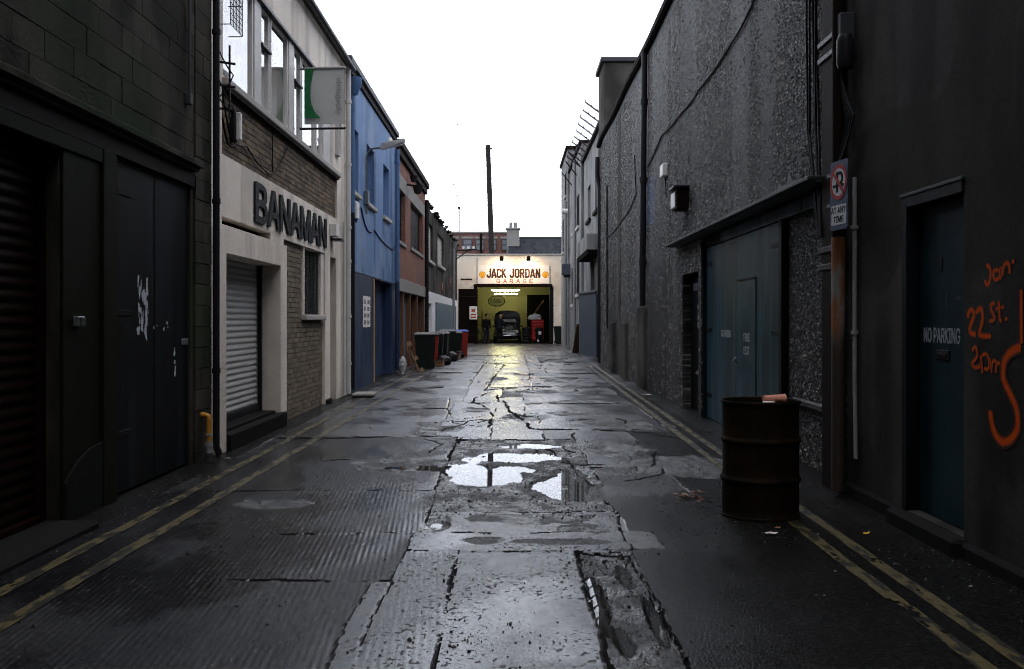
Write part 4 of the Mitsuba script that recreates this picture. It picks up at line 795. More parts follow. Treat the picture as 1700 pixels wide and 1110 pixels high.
torn = extr(Polygon([(9.3, 2.77), (10.7, 2.79), (10.6, 2.83), (10.45, 2.84), (10.4, 2.9), (10.3, 2.85), (10.1, 2.84), (10.0, 2.95), (9.9, 2.85), (9.6, 2.83)]), .012); v = np.asarray(torn.vertices)
add('torn_felt', tm(np.stack([RX - .004 - v[:, 2], v[:, 0], v[:, 1]], 1), torn.faces), 'lead', t)
add('canopy_fascia', wbox('R', 8.85, 16.4, 2.665, 2.70, -0.3, 0.02), 'brown_black', t)
for i in range(5): add('head_panel', wbox('R', 8.86 + i * .95, 8.86 + (i + 1) * .95 - .02, 2.53, 2.66, -0.12, -0.05, .004), 'teal_paint', t)
add('head_panel', wbox('R', 13.62, 14.74, 2.53, 2.66, -0.12, -0.06, .004), 'brown_black', t)
gd = add('door_frame', [wbox('R', 10.5, 10.62, -0.1, 2.53, -0.2, -0.04, .005), wbox('R', 14.72, 14.9, -0.1, 2.66, -0.25, -0.02, .005)], 'near_door_paint', t)
L1 = add('door_leaf', wbox('R', 12.77, 14.71, 0.03, 2.52, -0.115, -0.075, .004), 'teal_paint', t)
L2 = add('door_leaf', wbox('R', 10.63, 12.745, 0.03, 2.52, -0.115, -0.070, .004), 'teal_paint', t)
add('wicket_trim', [wbox('R', 11.72, 12.7, 1.955, 1.975, -0.072, -0.058), wbox('R', 11.70, 11.72, 0.2, 1.975, -0.072, -0.062)], 'near_door_paint', L2)
add('lettering', lettering('NO PARKING', 0.10, 0.62, 'R', P('R', -0.0745, 13.68, 1.23), .0015), 'stencil_white', L1)
add('lettering', [lettering('FIRE', 0.10, 0.30, 'R', P('R', -0.0695, 12.33, 1.20), .0015), lettering('EXIT', 0.10, 0.30, 'R', P('R', -0.0695, 12.33, 1.04), .0015)], 'stencil_white', L2)
for L_, d_a, d_b in ((L1, 14.35, 14.70), (L2, 10.64, 10.99)):
    for z in (.35, 1.3, 2.25): add('hinge', wbox('R', d_a, d_b, z, z + .055, -.073, -.062, .003), 'near_door_paint', L_)
add('handle', tube([P('R', -.06, 12.62, .93), P('R', .0, 12.60, .95), P('R', .0, 12.50, .99)], .014, 8), 'chrome', L2, smooth=40)
sd = add('side_door', wbox('R', 14.95, 16.35, -0.1, 2.15, -0.2, -0.14, .006), 'near_door_paint', t)
add('sticker', [wbox('R', 15.6, 15.74, z, z + .08, -0.14, -0.136) for z in (1.62, 1.46, 1.34)], 'stencil_white', sd); add('sticker', wbox('R', 15.0, 15.1, 1.72, 1.86, -0.14, -0.136), 'paper', sd); add('side_trim', [wbox('R', 15.2, 16.1, 1.93, 2.05, -0.14, -0.13)], 'steel_sheet', sd); add('handle', lathe([(0, 0), (.05, 0), (.05, .04), (0, .06)], P('R', -.12, 15.55, .62), 10), 'chrome', sd, smooth=40)
# smooth render strips and pads at the wall's foot
for d0, d1, z in ((20.6, 21.6, 1.75), (24.0, 24.9, 1.4), (27.0, 27.6, 1.4)): add('buttress', wbox('R', d0, d1, -0.2, z, -0.05, 0.09, .03), 'dark_render', t)
add('render_strip', wbox('R', 25.6, 26.1, 0, 6.8, -0.05, 0.014), 'dark_render', t); add('render_strip', wbox('R', 29.0, 29.4, 1.2, 5.4, -0.05, 0.02), 'void', t)
k = thing('wall_box', 'white junction box high on the pebbledash beside the black downpipe', 'box'); add('casing', wbox('R', 17.85, 18.2, 4.05, 4.28, 0, .10, .015), 'white_plastic', k); add('cable', wires([P('R', .03, 18.0, 4.05), P('R', .02, 17.95, 3.7)], .012), 'black', k)
k = thing('lamp_box', 'dark box lamp with pale face on the pebbledash above the canopy', 'lamp'); add('housing', wbox('R', 15.75, 16.2, 3.22, 3.56, 0, .20, .01), 'brown_black', k); add('face', wbox('R', 15.85, 16.22, 3.26, 3.50, .17, .215, .006), 'white_plastic', k); add('hood', wbox('R', 15.7, 16.25, 3.56, 3.59, 0, .25, .004), 'black_metal', k)
k = thing('downpipe', 'tall black downpipe running down the middle of the pebbledash wall', 'downpipe'); add('pipe', tube([P('R', .08, 20.45, 6.95), P('R', .08, 20.75, 1.75)], .062, 12), 'black_metal', k, smooth=40)
for z in (2.6, 4.3, 5.9): add('collar', tube([P('R', .08, 20.45 + .3 * (6.95 - z) / 5.2, z), P('R', .08, 20.455 + .3 * (6.95 - z) / 5.2, z + .12)], .08, 12), 'black_metal', k, smooth=40)
k = thing('downpipe', 'black downpipe with swan neck at the far end of the pebbledash wall', 'downpipe'); add('pipe', tube([P('R', .10, 31.5, 6.6), P('R', .10, 31.5, 6.0), P('R', .02, 31.5, 5.6), P('R', .02, 31.5, .1)], .075, 12), 'black_metal', k, smooth=40)
k = thing('wall_cable', 'black cable rising diagonally across the pebbledash wall', 'cable'); add('run', wires([P('R', .02, 10.2, 6.2), P('R', .02, 11.43, 5.13), P('R', .02, 12.68, 4.96), P('R', .02, 14.69, 4.89), P('R', .02, 16.24, 4.86), P('R', .02, 18.5, 4.89), P('R', .02, 20.4, 4.6)], .014, .03), 'black', k)
k = thing('wall_cable', 'thin black cable looping down the far pebbledash wall', 'cable'); add('run', wires([P('R', .02, 22.6, 5.2), P('R', .02, 22.3, 4.3), P('R', .02, 25, 4.0), P('R', .02, 29.5, 3.9)], .014, .08), 'black', k)
k = thing('block_tower', 'square rendered stair tower with flat cap standing above the pebbledash roof', 'tower')
add('shaft', box(RX + 0.02, RX + 4.2, 30.6, 32.4, 6.2, 9.38, .02), 'dark_render', k); add('cap', box(RX - 0.08, RX + 4.3, 30.5, 32.5, 9.38, 9.52, .02), 'lead', k)
# sign cluster at the join
k = thing('timber_pilaster', 'dark brown timber post covering the join of grey and pebbledashed walls', 'post')
add('board', wbox('R', 8.34, 8.78, -0.05, 13.0, 0.0, 0.07, .01), 'brown_black', k); add('bracket', [wbox('R', 8.30, 8.84, z, z + .05, 0.0, 0.09, .006) for z in (1.9, 2.05, 3.72, 3.86)], 'black_metal', k)
k = thing('rusty_pipe', 'thick rusty pale drainpipe beside the parking sign', 'downpipe'); add('pipe', tube([P('R', .10, 8.24, 0.05), P('R', .10, 8.24, 2.15)], .055, 14), 'rust_pipe', k, smooth=40); add('upper_pipe', tube([P('R', .10, 8.24, 2.15), P('R', .10, 8.24, 13.0)], .05, 14), 'brown_black', k, smooth=40)
k = thing('white_conduit', 'thin white conduit running up the grey wall beside the rusty pipe', 'conduit'); add('tube', tube([P('R', .03, 8.02, .35), P('R', .03, 8.05, 1.0), P('R', .03, 8.05, 2.62)], .016, 10), 'grey_metal', k, smooth=40); add('clip', [tube([P('R', .03, 8.05, z), P('R', .03, 8.05, z + .03)], .03, 10) for z in (1.35, 2.2)], 'grey_metal', k)
k = thing('cable_bundle', 'bundle of loose black cables hanging down the dark timber post', 'cable')
for i in range(5):
    a = 8.95 + i * .08; add('cable', wires([P('R', .03, a, 6.5), P('R', .05 + .02 * (i % 2), a + rng.uniform(-.08, .08), 4.3), P('R', .03, a + rng.uniform(-.08, .08), 3.2), P('R', .08, 8.75 + .02 * i, 2.2)], .011), 'black', k)
for i in range(4): add('cable', wires([P('R', .1, 8.2, 3.55), P('R', .08, 8.1 - .06 * i, 3.1), P('R', .12, 8.22 - .02 * i, 2.75)], .009, .05), 'black', k)
k = thing('service_box', 'dark round service box with trailing cables high beside the timber post', 'box'); add('body', lathe([(0, 3.50), (.055, 3.51), (.07, 3.56), (.07, 3.74), (.05, 3.79), (0, 3.8)], P('R', .09, 8.1, 0), 16), 'black_metal', k, smooth=40); add('bracket', wbox('R', 8.12, 8.24, 3.62, 3.98, 0, .12, .008), 'lead', k)
s = thing('parking_sign', 'blue plate sign with red no parking circle and AT ANY TIME panel', 'sign')
ca, sa = math.cos(math.radians(8)), math.sin(math.radians(8))
def signpart(mesh, off):
    mesh = tm(np.asarray(mesh.vertices) * [.93, .92, 1] + [0, .09, 0], mesh.faces)
    return frame_xf(mesh, np.array([RX - 0.20, 8.13, 1.0]) + off * np.array([-ca, -sa, 0]), (sa, -ca, 0), (-ca, -sa, 0))
rr = lambda x0, y0, x1, y1, r: sbox(x0 + r, y0 + r, x1 - r, y1 - r).buffer(r)
from shapely import affinity
from shapely.geometry import Point
zb = 1.195
add('plate', signpart(extr(rr(0.01, zb, .33, zb + .60, .025), .006), 0), 'sign_blue', s)
cxs, czs = .17, zb + .415
add('disc', signpart(extr(Point(cxs, czs).buffer(.150, 32), .002), .006), 'sign_white', s)
add('ring', signpart(extr(Point(cxs, czs).buffer(.155, 32).difference(Point(cxs, czs).buffer(.122, 32)), .002), .0085), 'sign_red', s)
pm = meshkit.text_mesh('P', .17, .0015, bold=True); pm.apply_translation([cxs - .06, czs - .085, 0]); add('letter', signpart(pm, .0085), 'black', s)
add('bar', signpart(extr(LineString([(cxs - .095, czs + .095), (cxs + .095, czs - .095)]).buffer(.016, cap_style=2), .002), .0110), 'sign_red', s); add('arrow', signpart(extr(LineString([(cxs - .09, czs - .03), (cxs + .09, czs - .03)]).buffer(.010), .002), .0105), 'black', s)
add('text_panel', signpart(extr(rr(.035, zb + .045, .305, zb + .215, .01), .002), .006), 'sign_white', s)
for txt, z in (('AT ANY', .145), ('TIME', .065)):
    m = meshkit.text_mesh(txt, .052, .0015, bold=True); b = m.bounds; m.apply_translation([.17 - (b[0][0] + b[1][0]) / 2, zb + z, 0]); add('lettering', signpart(m, .0085), 'black', s)
for q in (.2, .45): add('fixing', wbox('R', 7.9, 8.3, zb + 1.0 + q, zb + 1.03 + q, .15, .175), 'black_metal', s)
# ---------------------------------------------------------------- oil drum and its rubbish
k = thing('oil_drum', 'rusty brown oil drum standing on the wet road', 'drum'); cx, cd = 1.875, 7.52; z0 = hgt(cx, cd) - .005
R_ = .287; prof = [(0, 0.015), (R_ - .012, 0.015), (R_ - .006, 0), (R_ + .006, .004), (R_ + .006, .022), (R_ - .004, .03)]
for zc in (.29, .58): prof += [(R_ - .004, zc - .035), (R_ + .002, zc - .022), (R_ + .012, zc - .006), (R_ + .012, zc + .006), (R_ + .002, zc + .022), (R_ - .004, zc + .035)]
prof = [q for a, b in zip(prof[:-1], prof[1:]) for q in ([a] if abs(b[1] - a[1]) < .05 else [tuple(np.array(a) + (np.array(b) - a) * w_) for w_ in np.linspace(0, 1, 6)[:-1]])] + prof[-1:] + [(R_ - .004, .70), (R_ - .004, .78), (R_ - .004, .85)]
dm = lathe(np.repeat(np.array(prof), 1, 0), (0, 0, 0), 72); dv_ = np.asarray(dm.vertices); an_ = np.arctan2(dv_[:, 1], dv_[:, 0]); inn = (dv_[:, 2] > .05) & (dv_[:, 2] < .82)
dv_[:, :2] *= (1 - np.where(inn, .030 * np.clip(meshkit.fbm(np.stack([np.cos(an_) * 2, np.sin(an_) * 2, dv_[:, 2] * 2.2], -1), 3, 15) - .45, 0, 1) * 4, 0))[:, None]
add('shell', tm(dv_ + [cx, cd, z0], dm.faces), 'rust', k, smooth=50)
add('rim', lathe([(R_ - .006, .85), (R_ + .008, .855), (R_ + .010, .868), (R_ + .003, .878), (R_ - .010, .874), (R_ - .014, .86), (R_ - .012, .845)], (cx, cd, z0), 56), 'rust', k, smooth=50)
add('inner_wall', lathe([(R_ - .013, .86), (R_ - .013, .70)], (cx, cd, z0), 56), 'black', k, smooth=50)
rub = trimesh.creation.icosphere(3, .272); rub.apply_scale((1, 1, .12)); rv = np.asarray(rub.vertices); rv = rv + [cx, cd, z0 + .80] + np.stack([rv[:, 0] * 0, rv[:, 0] * 0, .07 * (meshkit.fbm(rv * 14, 3, 4) - .5)], 1)
add('rubbish_fill', tm(rv, rub.faces), 'void', k)
k = thing('crushed_cup', 'crushed pink cardboard cup lying on top of the rusty drum', 'cup')
c = lathe([(0, 0), (.032, 0), (.034, .02), (.042, .155), (.045, .16), (.040, .16), (.036, .14), (0, .13)], (0, 0, 0), 24, 'x'); v = np.asarray(c.vertices); v = v + .006 * (meshkit.fbm(v * 30, 2, 8)[:, None] - .5); a = .12
add('body', tm(np.stack([v[:, 0] * math.cos(a) - v[:, 1] * math.sin(a), v[:, 0] * math.sin(a) + v[:, 1] * math.cos(a), v[:, 2] * .8], 1) + [cx - .02, cd - .18, z0 + .895], c.faces), 'pink_cup', k, smooth=40); add('lid', lathe([(0, 0), (.04, 0), (.045, .012), (.04, .018), (0, .02)], (cx + .01, cd - .215, z0 + .862), 16), 'white_plastic', k, smooth=40)
def scrap(name, label, cat, x, d, w, mat, seed, n=5, group=None):
    r = np.random.default_rng(seed); a = np.linspace(0, 2 * np.pi, 9)[:-1]; rad = w * (0.6 + .5 * r.random(8)); z = .006 + .02 * r.random(8) * w / .1
    th = r.random() * 3; px = rad * np.cos(a); py = rad * .45 * np.sin(a); zz = hgt(x, d) + .004
    top = np.stack([x + px * math.cos(th) - py * math.sin(th), d + px * math.sin(th) + py * math.cos(th), zz + z], 1)
    V = np.vstack([top, top - [0, 0, .003], [[x, d, zz + .012]], [[x, d, zz + .008]]]); F = []
    for i in range(8):
        j = (i + 1) % 8; F += [(16, i, j), (17, 8 + j, 8 + i), (i, 8 + i, 8 + j), (i, 8 + j, j)]
    kk = uniq(name); scene[kk] = mikit.ply(tm(V, F), mat); labels[kk] = {'label': label, 'category': cat}
    if group: labels[kk]['group'] = group
scrap('paper_scrap', 'crumpled white paper scrap in front of the rusty drum', 'litter', 1.78, 6.82, .06, 'paper', 1)
scrap('paper_scrap', 'tiny pale scrap just behind the crumpled paper by the drum', 'litter', 1.87, 7.02, .025, 'pink_cup', 2)
scrap('fallen_leaf', 'bright yellow leaf on the dark ground near the blue door', 'leaf', 2.43, 6.82, .05, 'leaf_yellow', 3)
scrap('paper_scrap', 'white scrap of paper at the foot of the pebbledash wall', 'litter', 2.6, 19.2, .10, 'paper', 4)
scrap('paper_scrap', 'small white scrap at the far right kerb by the ramp', 'litter', 2.45, 30.5, .13, 'paper', 5)
scrap('paper_scrap', 'small pink scrap beside the yellow gas pipe', 'litter', -2.98, 10.45, .035, 'paper', 6)
for i in range(26):
    x, d = 1.52 + nrg.normal(0, .10), 8.2 + nrg.normal(0, .16)
    if (x - 1.875) ** 2 + (d - 7.52) ** 2 > .1: scrap('fallen_leaf', 'wet brown leaves scattered on the road beside the rusty drum', 'leaf', x, d, nrg.uniform(.02, .045), ['leaf_red', 'brown_black', 'leaf_red', 'card'][i % 4], 20 + i, group='leaves beside the drum')
# ---------------------------------------------------------------- right: far buildings
t = thing('spiked_building', 'grey building with a row of spiked posts along its roof edge', 'building')
SX = 0.25   # set back from the lane wall
SH = [(33.0, 34.3, 5.4, 6.75), (35.0, 36.6, 5.4, 6.75), (38.6, 40.2, 5.4, 6.75), (34.2, 38.6, 0, 3.75)]
add('wall', facade('R', 32.3, 42.2, -0.3, 8.1, SH, 0.3, -SX), 'lightgrey_render', t); add('body', box(RX + 1.2, RX + 7, 32.3, 42.2, -0.3, 8.0), 'void', t); add('return_wall', box(RX, RX + .4, 31.62, 32.3, -.3, 6.9), 'dark_render', t)
add('coping', box(RX + SX - .12, RX + 1, 32.3, 42.3, 8.1, 8.25, .02), 'brown_black', t)
for a, b, c, d in SH[:3]:
    ck = add('window', [wbox('R', a, b, c, d, -SX - .22, -SX - .2), wbox('R', (a + b) / 2 - .03, (a + b) / 2 + .03, c, d, -SX - .2, -SX - .16), wbox('R', a, b, (c + d) / 2 - .03, (c + d) / 2 + .03, -SX - .2, -SX - .165)], 'steel_sheet', t); add('window_sill', wbox('R', a - .1, b + .1, c - .13, c, -SX - .1, -SX + .1, .01), 'brown_black', t)
cn = add('shop_canopy', box(RX - .25, RX + SX, 34.0, 39.2, 3.85, 4.42, .02), 'lightgrey_render', t); add('soffit', box(RX - .22, RX + SX, 34.05, 39.1, 3.72, 3.85), 'void', cn)
sh = add('roller_shutter', wbox('R', 34.25, 38.5, 0, 2.4, -SX - .55, -SX - .5), 'void', t)
for m in slats('R', 34.25, 38.5, 2.4, 3.75, -SX - .12, .14): add('slat', m, 'lead', sh, smooth=40)
for i in range(10):
    d = 32.7 + i * 1.22; k = uniq('roof_spike'); x0 = RX + SX - .02
    labels[k] = {'label': ORD[i] + ' barbed wire post from the stair tower on the grey roof edge', 'category': 'post', 'group': 'spiked posts along the roof edge'}
    scene[k] = mikit.ply(trimesh.util.concatenate([tube([(x0, d, 8.15), (x0 - .62, d + .05, 8.62)], .028, 6)] + [tube([(x0 - q, d, 8.12 + q * .78), (x0 - q - .02, d, 8.22 + q * .78)], .016, 4) for q in (.2, .4, .6)]), 'black_metal')
k = thing('barbed_wire', 'strands of barbed wire strung along the leaning roof posts', 'wire'); add('strand', [wires([(RX + SX - .02 - q, 32.7 + i * 1.22, 8.2 + q * .77) for i in range(10)], .006, .02, 3) for q in (.2, .4, .6)], 'black', k)
k = thing('metal_sheet_gate', 'tall grey metal sheet gate standing open at the far right', 'gate')
e = np.array([3.02 - 2.62, 35.6 - 38.7]); L_ = np.linalg.norm(e); e /= L_; nrm = np.array([-e[1], e[0]])
def gbox(a, b, z0, z1, t0, t1):
    m = box(a, b, t0, t1, z0, z1, .006); v = np.asarray(m.vertices); return tm(np.stack([2.62 + e[0] * v[:, 0] + nrm[0] * v[:, 1], 38.7 + e[1] * v[:, 0] + nrm[1] * v[:, 1], v[:, 2]], 1), m.faces)
for i in range(4): add('sheet', gbox(i * L_ / 4 + .005, (i + 1) * L_ / 4 - .005, .05, 2.52, -.02, .02 + .006 * (i % 2)), 'steel_sheet', k)
add('frame', [gbox(0, L_, .02, .1, -.06, -.02), gbox(0, L_, 2.42, 2.5, -.06, -.02)], 'lead', k)
k = thing('leaning_board', 'brown plywood board leaning on the far right wall', 'board'); bm = box(-.35, .35, -.012, .012, 0, 1.25, .004); v = np.asarray(bm.vertices); add('sheet', tm(np.stack([2.75 + v[:, 0] * .5 + v[:, 2] * .16, 43.0 + v[:, 0] * .8 + v[:, 1], v[:, 2] + .02], 1), bm.faces), 'wood', k)
t = thing('far_grey_building', 'pale grey tall narrow building beside the garage with small dark windows', 'building')
add('wall', [box(RX + .15, RX + 6, 42.3, 50.9, -.3, 8.95), box(RX + .05, RX + 6, 51.0, 57.6, -.3, 10.2)], 'lightgrey_render', t); add('coping', [box(RX + .05, RX + 6.1, 42.3, 51, 8.95, 9.1, .02), box(RX - .05, RX + 6, 50.9, 57.7, 10.2, 10.36, .02)], 'brown_black', t)
for (a, b, c, d, p) in [(43.6, 45.2, 5.6, 7.0, -.15), (46.8, 48.4, 5.6, 7.0, -.15), (43.6, 45.2, 2.6, 4.2, -.15), (47, 49, 2.2, 4.0, -.15), (52, 53.2, 5.5, 7.2, -.05), (54.6, 55.8, 5.2, 7.0, -.05), (52.2, 53.4, 8.0, 9.2, -.05)]:
    add('window', wbox('R', a, b, c, d, p - .1, p + .012), 'void', t); add('window_sill', wbox('R', a - .1, b + .1, c - .14, c, p - .1, p + .09, .01), 'concrete_sill', t)
for d, p, z in ((46.0, -.08, 8.8), (51.6, .04, 7.6)):
    add('downpipe', tube([P('R', p, d, z), P('R', p, d, .1)], .08, 10), 'grey_metal', t, smooth=40)
for d, z in ((43.0, 9.1), (45.5, 9.1), (49.0, 9.1)): 
    k = uniq('roof_spike'); labels[k] = {'label': {43.0: 'first', 45.5: 'second', 49.0: 'third'}[d] + ' black post leaning in over the lane from the far pale building', 'category': 'post', 'group': 'posts on the far building'}; scene[k] = mikit.ply(tube([(RX + .2, d, z - 1.1), (RX - .35, d, z - .4)], .03, 6), 'black_metal')
k = thing('vent_cowl', 'round pale vent on the side of the far grey building', 'vent'); add('pipe', tube([P('R', 0, 50.0, 6.9), P('R', .3, 50.0, 6.9)], .13, 14), 'white_plastic', k, smooth=40); add('mouth', tube([P('R', .29, 50.0, 6.9), P('R', .305, 50.0, 6.9)], .10, 14), 'void', k)
k = thing('wall_sign_box', 'grey box sign projecting from the wall beside the garage', 'sign'); add('case', box(2.52, 3.0, 50.2, 50.6, 3.72, 4.28, .02), 'steel_sheet', k); add('bracket', box(2.6, 2.95, 50.3, 50.5, 3.6, 3.72), 'black_metal', k)
# ---------------------------------------------------------------- the garage at the end of the lane
GD0 = 60.0
t = thing('garage_building', 'white garage closing the lane with a wide open doorway under a painted name board', 'building')
fp = sbox(-3.6, -0.3, 3.4, 5.32).difference(sbox(-2.2, -0.4, 2.45, 3.5)); fm = extr(fp, 0.35); v = np.asarray(fm.vertices)
add('wall', tm(np.stack([v[:, 0], GD0 + .35 - v[:, 2], v[:, 1]], 1), fm.faces), 'garage_white', t)
add('coping', box(-3.65, 3.45, GD0 - .06, GD0 + .5, 5.32, 5.42, .02), 'concrete_sill', t)
add('door_beam', box(-2.3, 2.42, GD0 - .09, GD0 + .1, 3.42, 3.60, .01), 'brown_black', t)
add('jamb', box(2.25, 2.5, GD0 - .02, GD0 + .45, 0, 3.42, .01), 'black', t); add('jamb', box(-2.3, -2.1, GD0 - .02, GD0 + .45, 0, 3.42, .01), 'black', t)
add('interior_wall', [box(-3.3, 3.3, 72.0, 72.2, -.1, 4.4), box(-3.4, -3.2, GD0 + .35, 72, -.1, 4.4), box(3.2, 3.4, GD0 + .35, 72, -.1, 4.4)], 'garage_green', t)
add('interior_ceiling', box(-3.4, 3.4, GD0 + .35, 72.2, 4.4, 4.5), 'dim_room', t); add('roof', box(-3.6, 3.4, GD0 + .35, 73, 4.52, 4.8), 'lead', t); add('interior_floor', box(-3.4, 3.4, GD0 + .0, 72.2, -.2, .006), 'step_concrete', t)
add('wall_ledge', box(-3.1, -2.4, GD0 - .03, GD0, 3.86, 3.93, .008), 'brown_black', t); add('wall_crack', [box(1.35, 1.7, GD0 - .004, GD0, 4.95, 4.975), box(1.5, 1.52, GD0 - .005, GD0, 4.9, 5.05)], 'concrete_band', t)
add('panel_edge', [box(-2.12, -2.09, GD0 - .03, GD0, 3.6, 5.2), box(2.27, 2.31, GD0 - .03, GD0, 3.6, 4.72)], 'concrete_band', t)
s = thing('name_board', 'cream board lettered JACK JORDAN GARAGE over the garage doorway', 'sign')
add('board', box(-2.07, 2.25, GD0 - .05, GD0 - .003, 3.61, 4.70, .008), 'sign_board', s)
GL = {'J': [[(.44, 1), (.44, .22), (.36, .09), (.19, .09), (.10, .22), (.10, .36)]], 'A': [[(.05, 0), (.25, .98), (.30, .98), (.50, 0)], [(.14, .27), (.41, .27)]],
      'C': [[(.46, .66), (.46, .80), (.38, .91), (.18, .91), (.10, .80), (.10, .20), (.18, .09), (.38, .09), (.46, .20), (.46, .34)]], 'K': [[(.10, 0), (.10, 1)], [(.47, 1), (.12, .44)], [(.22, .60), (.49, 0)]],
      'O': [[(.28, .91), (.18, .91), (.10, .80), (.10, .20), (.18, .09), (.38, .09), (.46, .20), (.46, .80), (.38, .91), (.27, .91)]], 'R': [[(.10, 0), (.10, .91), (.36, .91), (.45, .81), (.45, .60), (.36, .49), (.10, .49)], [(.30, .49), (.47, 0)]],
      'D': [[(.10, .3), (.10, .91), (.33, .91), (.46, .78), (.46, .22), (.33, .09), (.10, .09), (.10, .32)]], 'N': [[(.10, 0), (.10, 1)], [(.11, .96), (.45, .04)], [(.46, 0), (.46, 1)]]}
def gothic(txt, h, x, z, y, mat, adv=.60, sx=.92):
    for ch in txt:
        g_ = unary_union([LineString(q).buffer(.098, cap_style=2, join_style=2, mitre_limit=2) for q in GL[ch]]).intersection(sbox(-.1, 0, .7, 1))
        add('letter', frame_xf(extr(affinity.scale(g_, h * sx, h, origin=(0, 0)), .012), (x, y, z), *UV['F']), mat, s); x += adv * h * sx
def ftext(txt, h, w, x, z, y, mat, nm='lettering', gap=None):
    add(nm, lettering(txt, h, w, 'F', (x, y, z), .006), mat, s)
gothic('JACK', .565, -1.53, 3.975, GD0 - .051, 'letter_brown', .575); gothic('JORDAN', .565, -.15, 3.975, GD0 - .051, 'letter_brown', .60)
for i, ch in enumerate('GARAGE'): ftext(ch, .23, .22, -.93 + i * .395, 3.67, GD0 - .051, 'letter_red')
for x in (-1.79, 2.02):
    a = np.linspace(-.15 * math.pi, 1.15 * math.pi, 29); R0 = .175 * (1 + .05 * np.abs(np.cos(a * 5)))
    out = list(zip(x + R0 * np.cos(a), 4.16 + R0 * np.sin(a))) + [(x - .09, 4.02), (x - .06, 3.98), (x + .06, 3.98), (x + .09, 4.02)]
    e = add('emblem', frame_xf(extr(Polygon(out).buffer(.018), .004), (0, GD0 - .051, 0), *UV['F']), 'letter_red', s)
    add('shell', frame_xf(extr(Polygon(out), .004), (0, GD0 - .056, 0), *UV['F']), 'shell_yellow', e)
    add('rib', [frame_xf(extr(LineString([(x + .03 * q, 4.0), (x + .135 * math.cos(b), 4.16 + .135 * math.sin(b))]).buffer(.005), .002), (0, GD0 - .0605, 0), *UV['F']) for q, b in ((-1, 2.5), (-.5, 1.95), (0, 1.57), (.5, 1.2), (1, .64))], 'letter_red', e)
def emit(rgb): return {'type': 'area', 'radiance': {'type': 'rgb', 'value': list(rgb)}}
for x, nm in ((-.62, 'left'), (.98, 'right')):
    k = thing('sign_floodlight', 'small dark floodlight lighting the garage name board, the one above the word ' + ('JACK' if x < 0 else 'JORDAN'), 'lamp')
    add('arm', tube([(x, GD0, 5.22), (x, GD0 - .78, 5.24)], .02, 6), 'black_metal', k)
    V = np.array([(x - .13, GD0 - 0.900, 4.98), (x + .13, GD0 - 0.900, 4.98), (x + .13, GD0 - 0.650, 5.02), (x - .13, GD0 - 0.650, 5.02), (x - .11, GD0 - 0.870, 5.22), (x + .11, GD0 - 0.870, 5.22), (x + .11, GD0 - 0.710, 5.24), (x - .11, GD0 - 0.710, 5.24)])
    hs = trimesh.convex.convex_hull(V); add('housing', tm(hs.vertices, hs.faces), 'brown_black', k)
    key = uniq(k + '__lamp'); q = mikit.ply(tm([(x - .10, GD0 - 0.750, 4.93), (x + .10, GD0 - 0.750, 4.93), (x + .10, GD0 - 0.635, 5.00), (x - .10, GD0 - 0.635, 5.00)], [(0, 3, 2), (0, 2, 1)]), 'white_plastic'); q['emitter'] = emit((62, 42, 25)); scene[key] = q
# strip lights inside
for y, z, x0, x1 in ((64.0, 3.36, -1.3, .50), (69.5, 3.42, -1.30, .4), (69.6, 3.24, -1.25, .36)):
    k = thing('strip_light', {3.36: 'nearest glowing strip light hanging in the garage', 3.42: 'upper of the two strip lights deep in the garage', 3.24: 'lowest glowing strip light deep in the garage'}[z], 'lamp')
    add('batten', box(x0 - .05, x1 + .05, y - .04, y + .04, z + .03, z + .09), 'white_plastic', k)
    key = uniq(k + '__tube'); q = mikit.ply(tube([(x0, y, z), (x1, y, z)], .022, 8), 'white_plastic'); q['emitter'] = emit((9.5, 9.0, 4.0)); scene[key] = q
    for xx in (x0 + .3, x1 - .3): add('chain', tube([(xx, y, z + .09), (xx, y, 4.4)], .008, 4), 'black', k)
s = thing('oval_sign', 'dark oval ESSO sign on the green wall inside the garage', 'sign')
oc = affinity.scale(Point(0, 0).buffer(1, 32), .62, .40); add('plate', frame_xf(extr(oc, .02), (-1.12, 71.99, 2.80), *UV['F']), 'oval_sign', s); add('ring', frame_xf(extr(oc.difference(affinity.scale(oc, .9, .87)), .01), (-1.12, 71.968, 2.80), *UV['F']), 'black', s)
add('lettering', lettering('ESSO', .26, .86, 'F', (-1.55, 71.968, 2.67), .01), 'black', s)
# door leaf, folded back at the left with a notice
k = thing('garage_door_leaf', 'black timber door leaf folded open at the left of the garage', 'door')
add('backing', box(-3.18, -2.04, 59.3, 59.33, .03, 3.27), 'brown_black', k)
for i in range(5): add('plank', box(-3.18 + i * .23, -3.18 + (i + 1) * .23 - .012, 59.0 + .06 * i, 59.06 + .06 * i, .03, 3.28, .005), 'brown_black', k)
add('hinge', [box(-3.15, -2.1, 58.97, 59.0, z, z + .06) for z in (.5, 2.8)], 'black_metal', k)
k = thing('notice_plate', 'white notice plate with red print on the black garage door leaf', 'sign'); add('plate', box(-2.52, -2.06, 58.88, 58.90, 1.48, 2.26, .004), 'sign_board', k); add('print', [box(-2.40, -2.18, 58.872, 58.88, 1.92, 2.08), box(-2.46, -2.12, 58.872, 58.88, 1.56, 1.64), box(-2.44, -2.14, 58.872, 58.88, 1.72, 1.80)], 'letter_red', k)
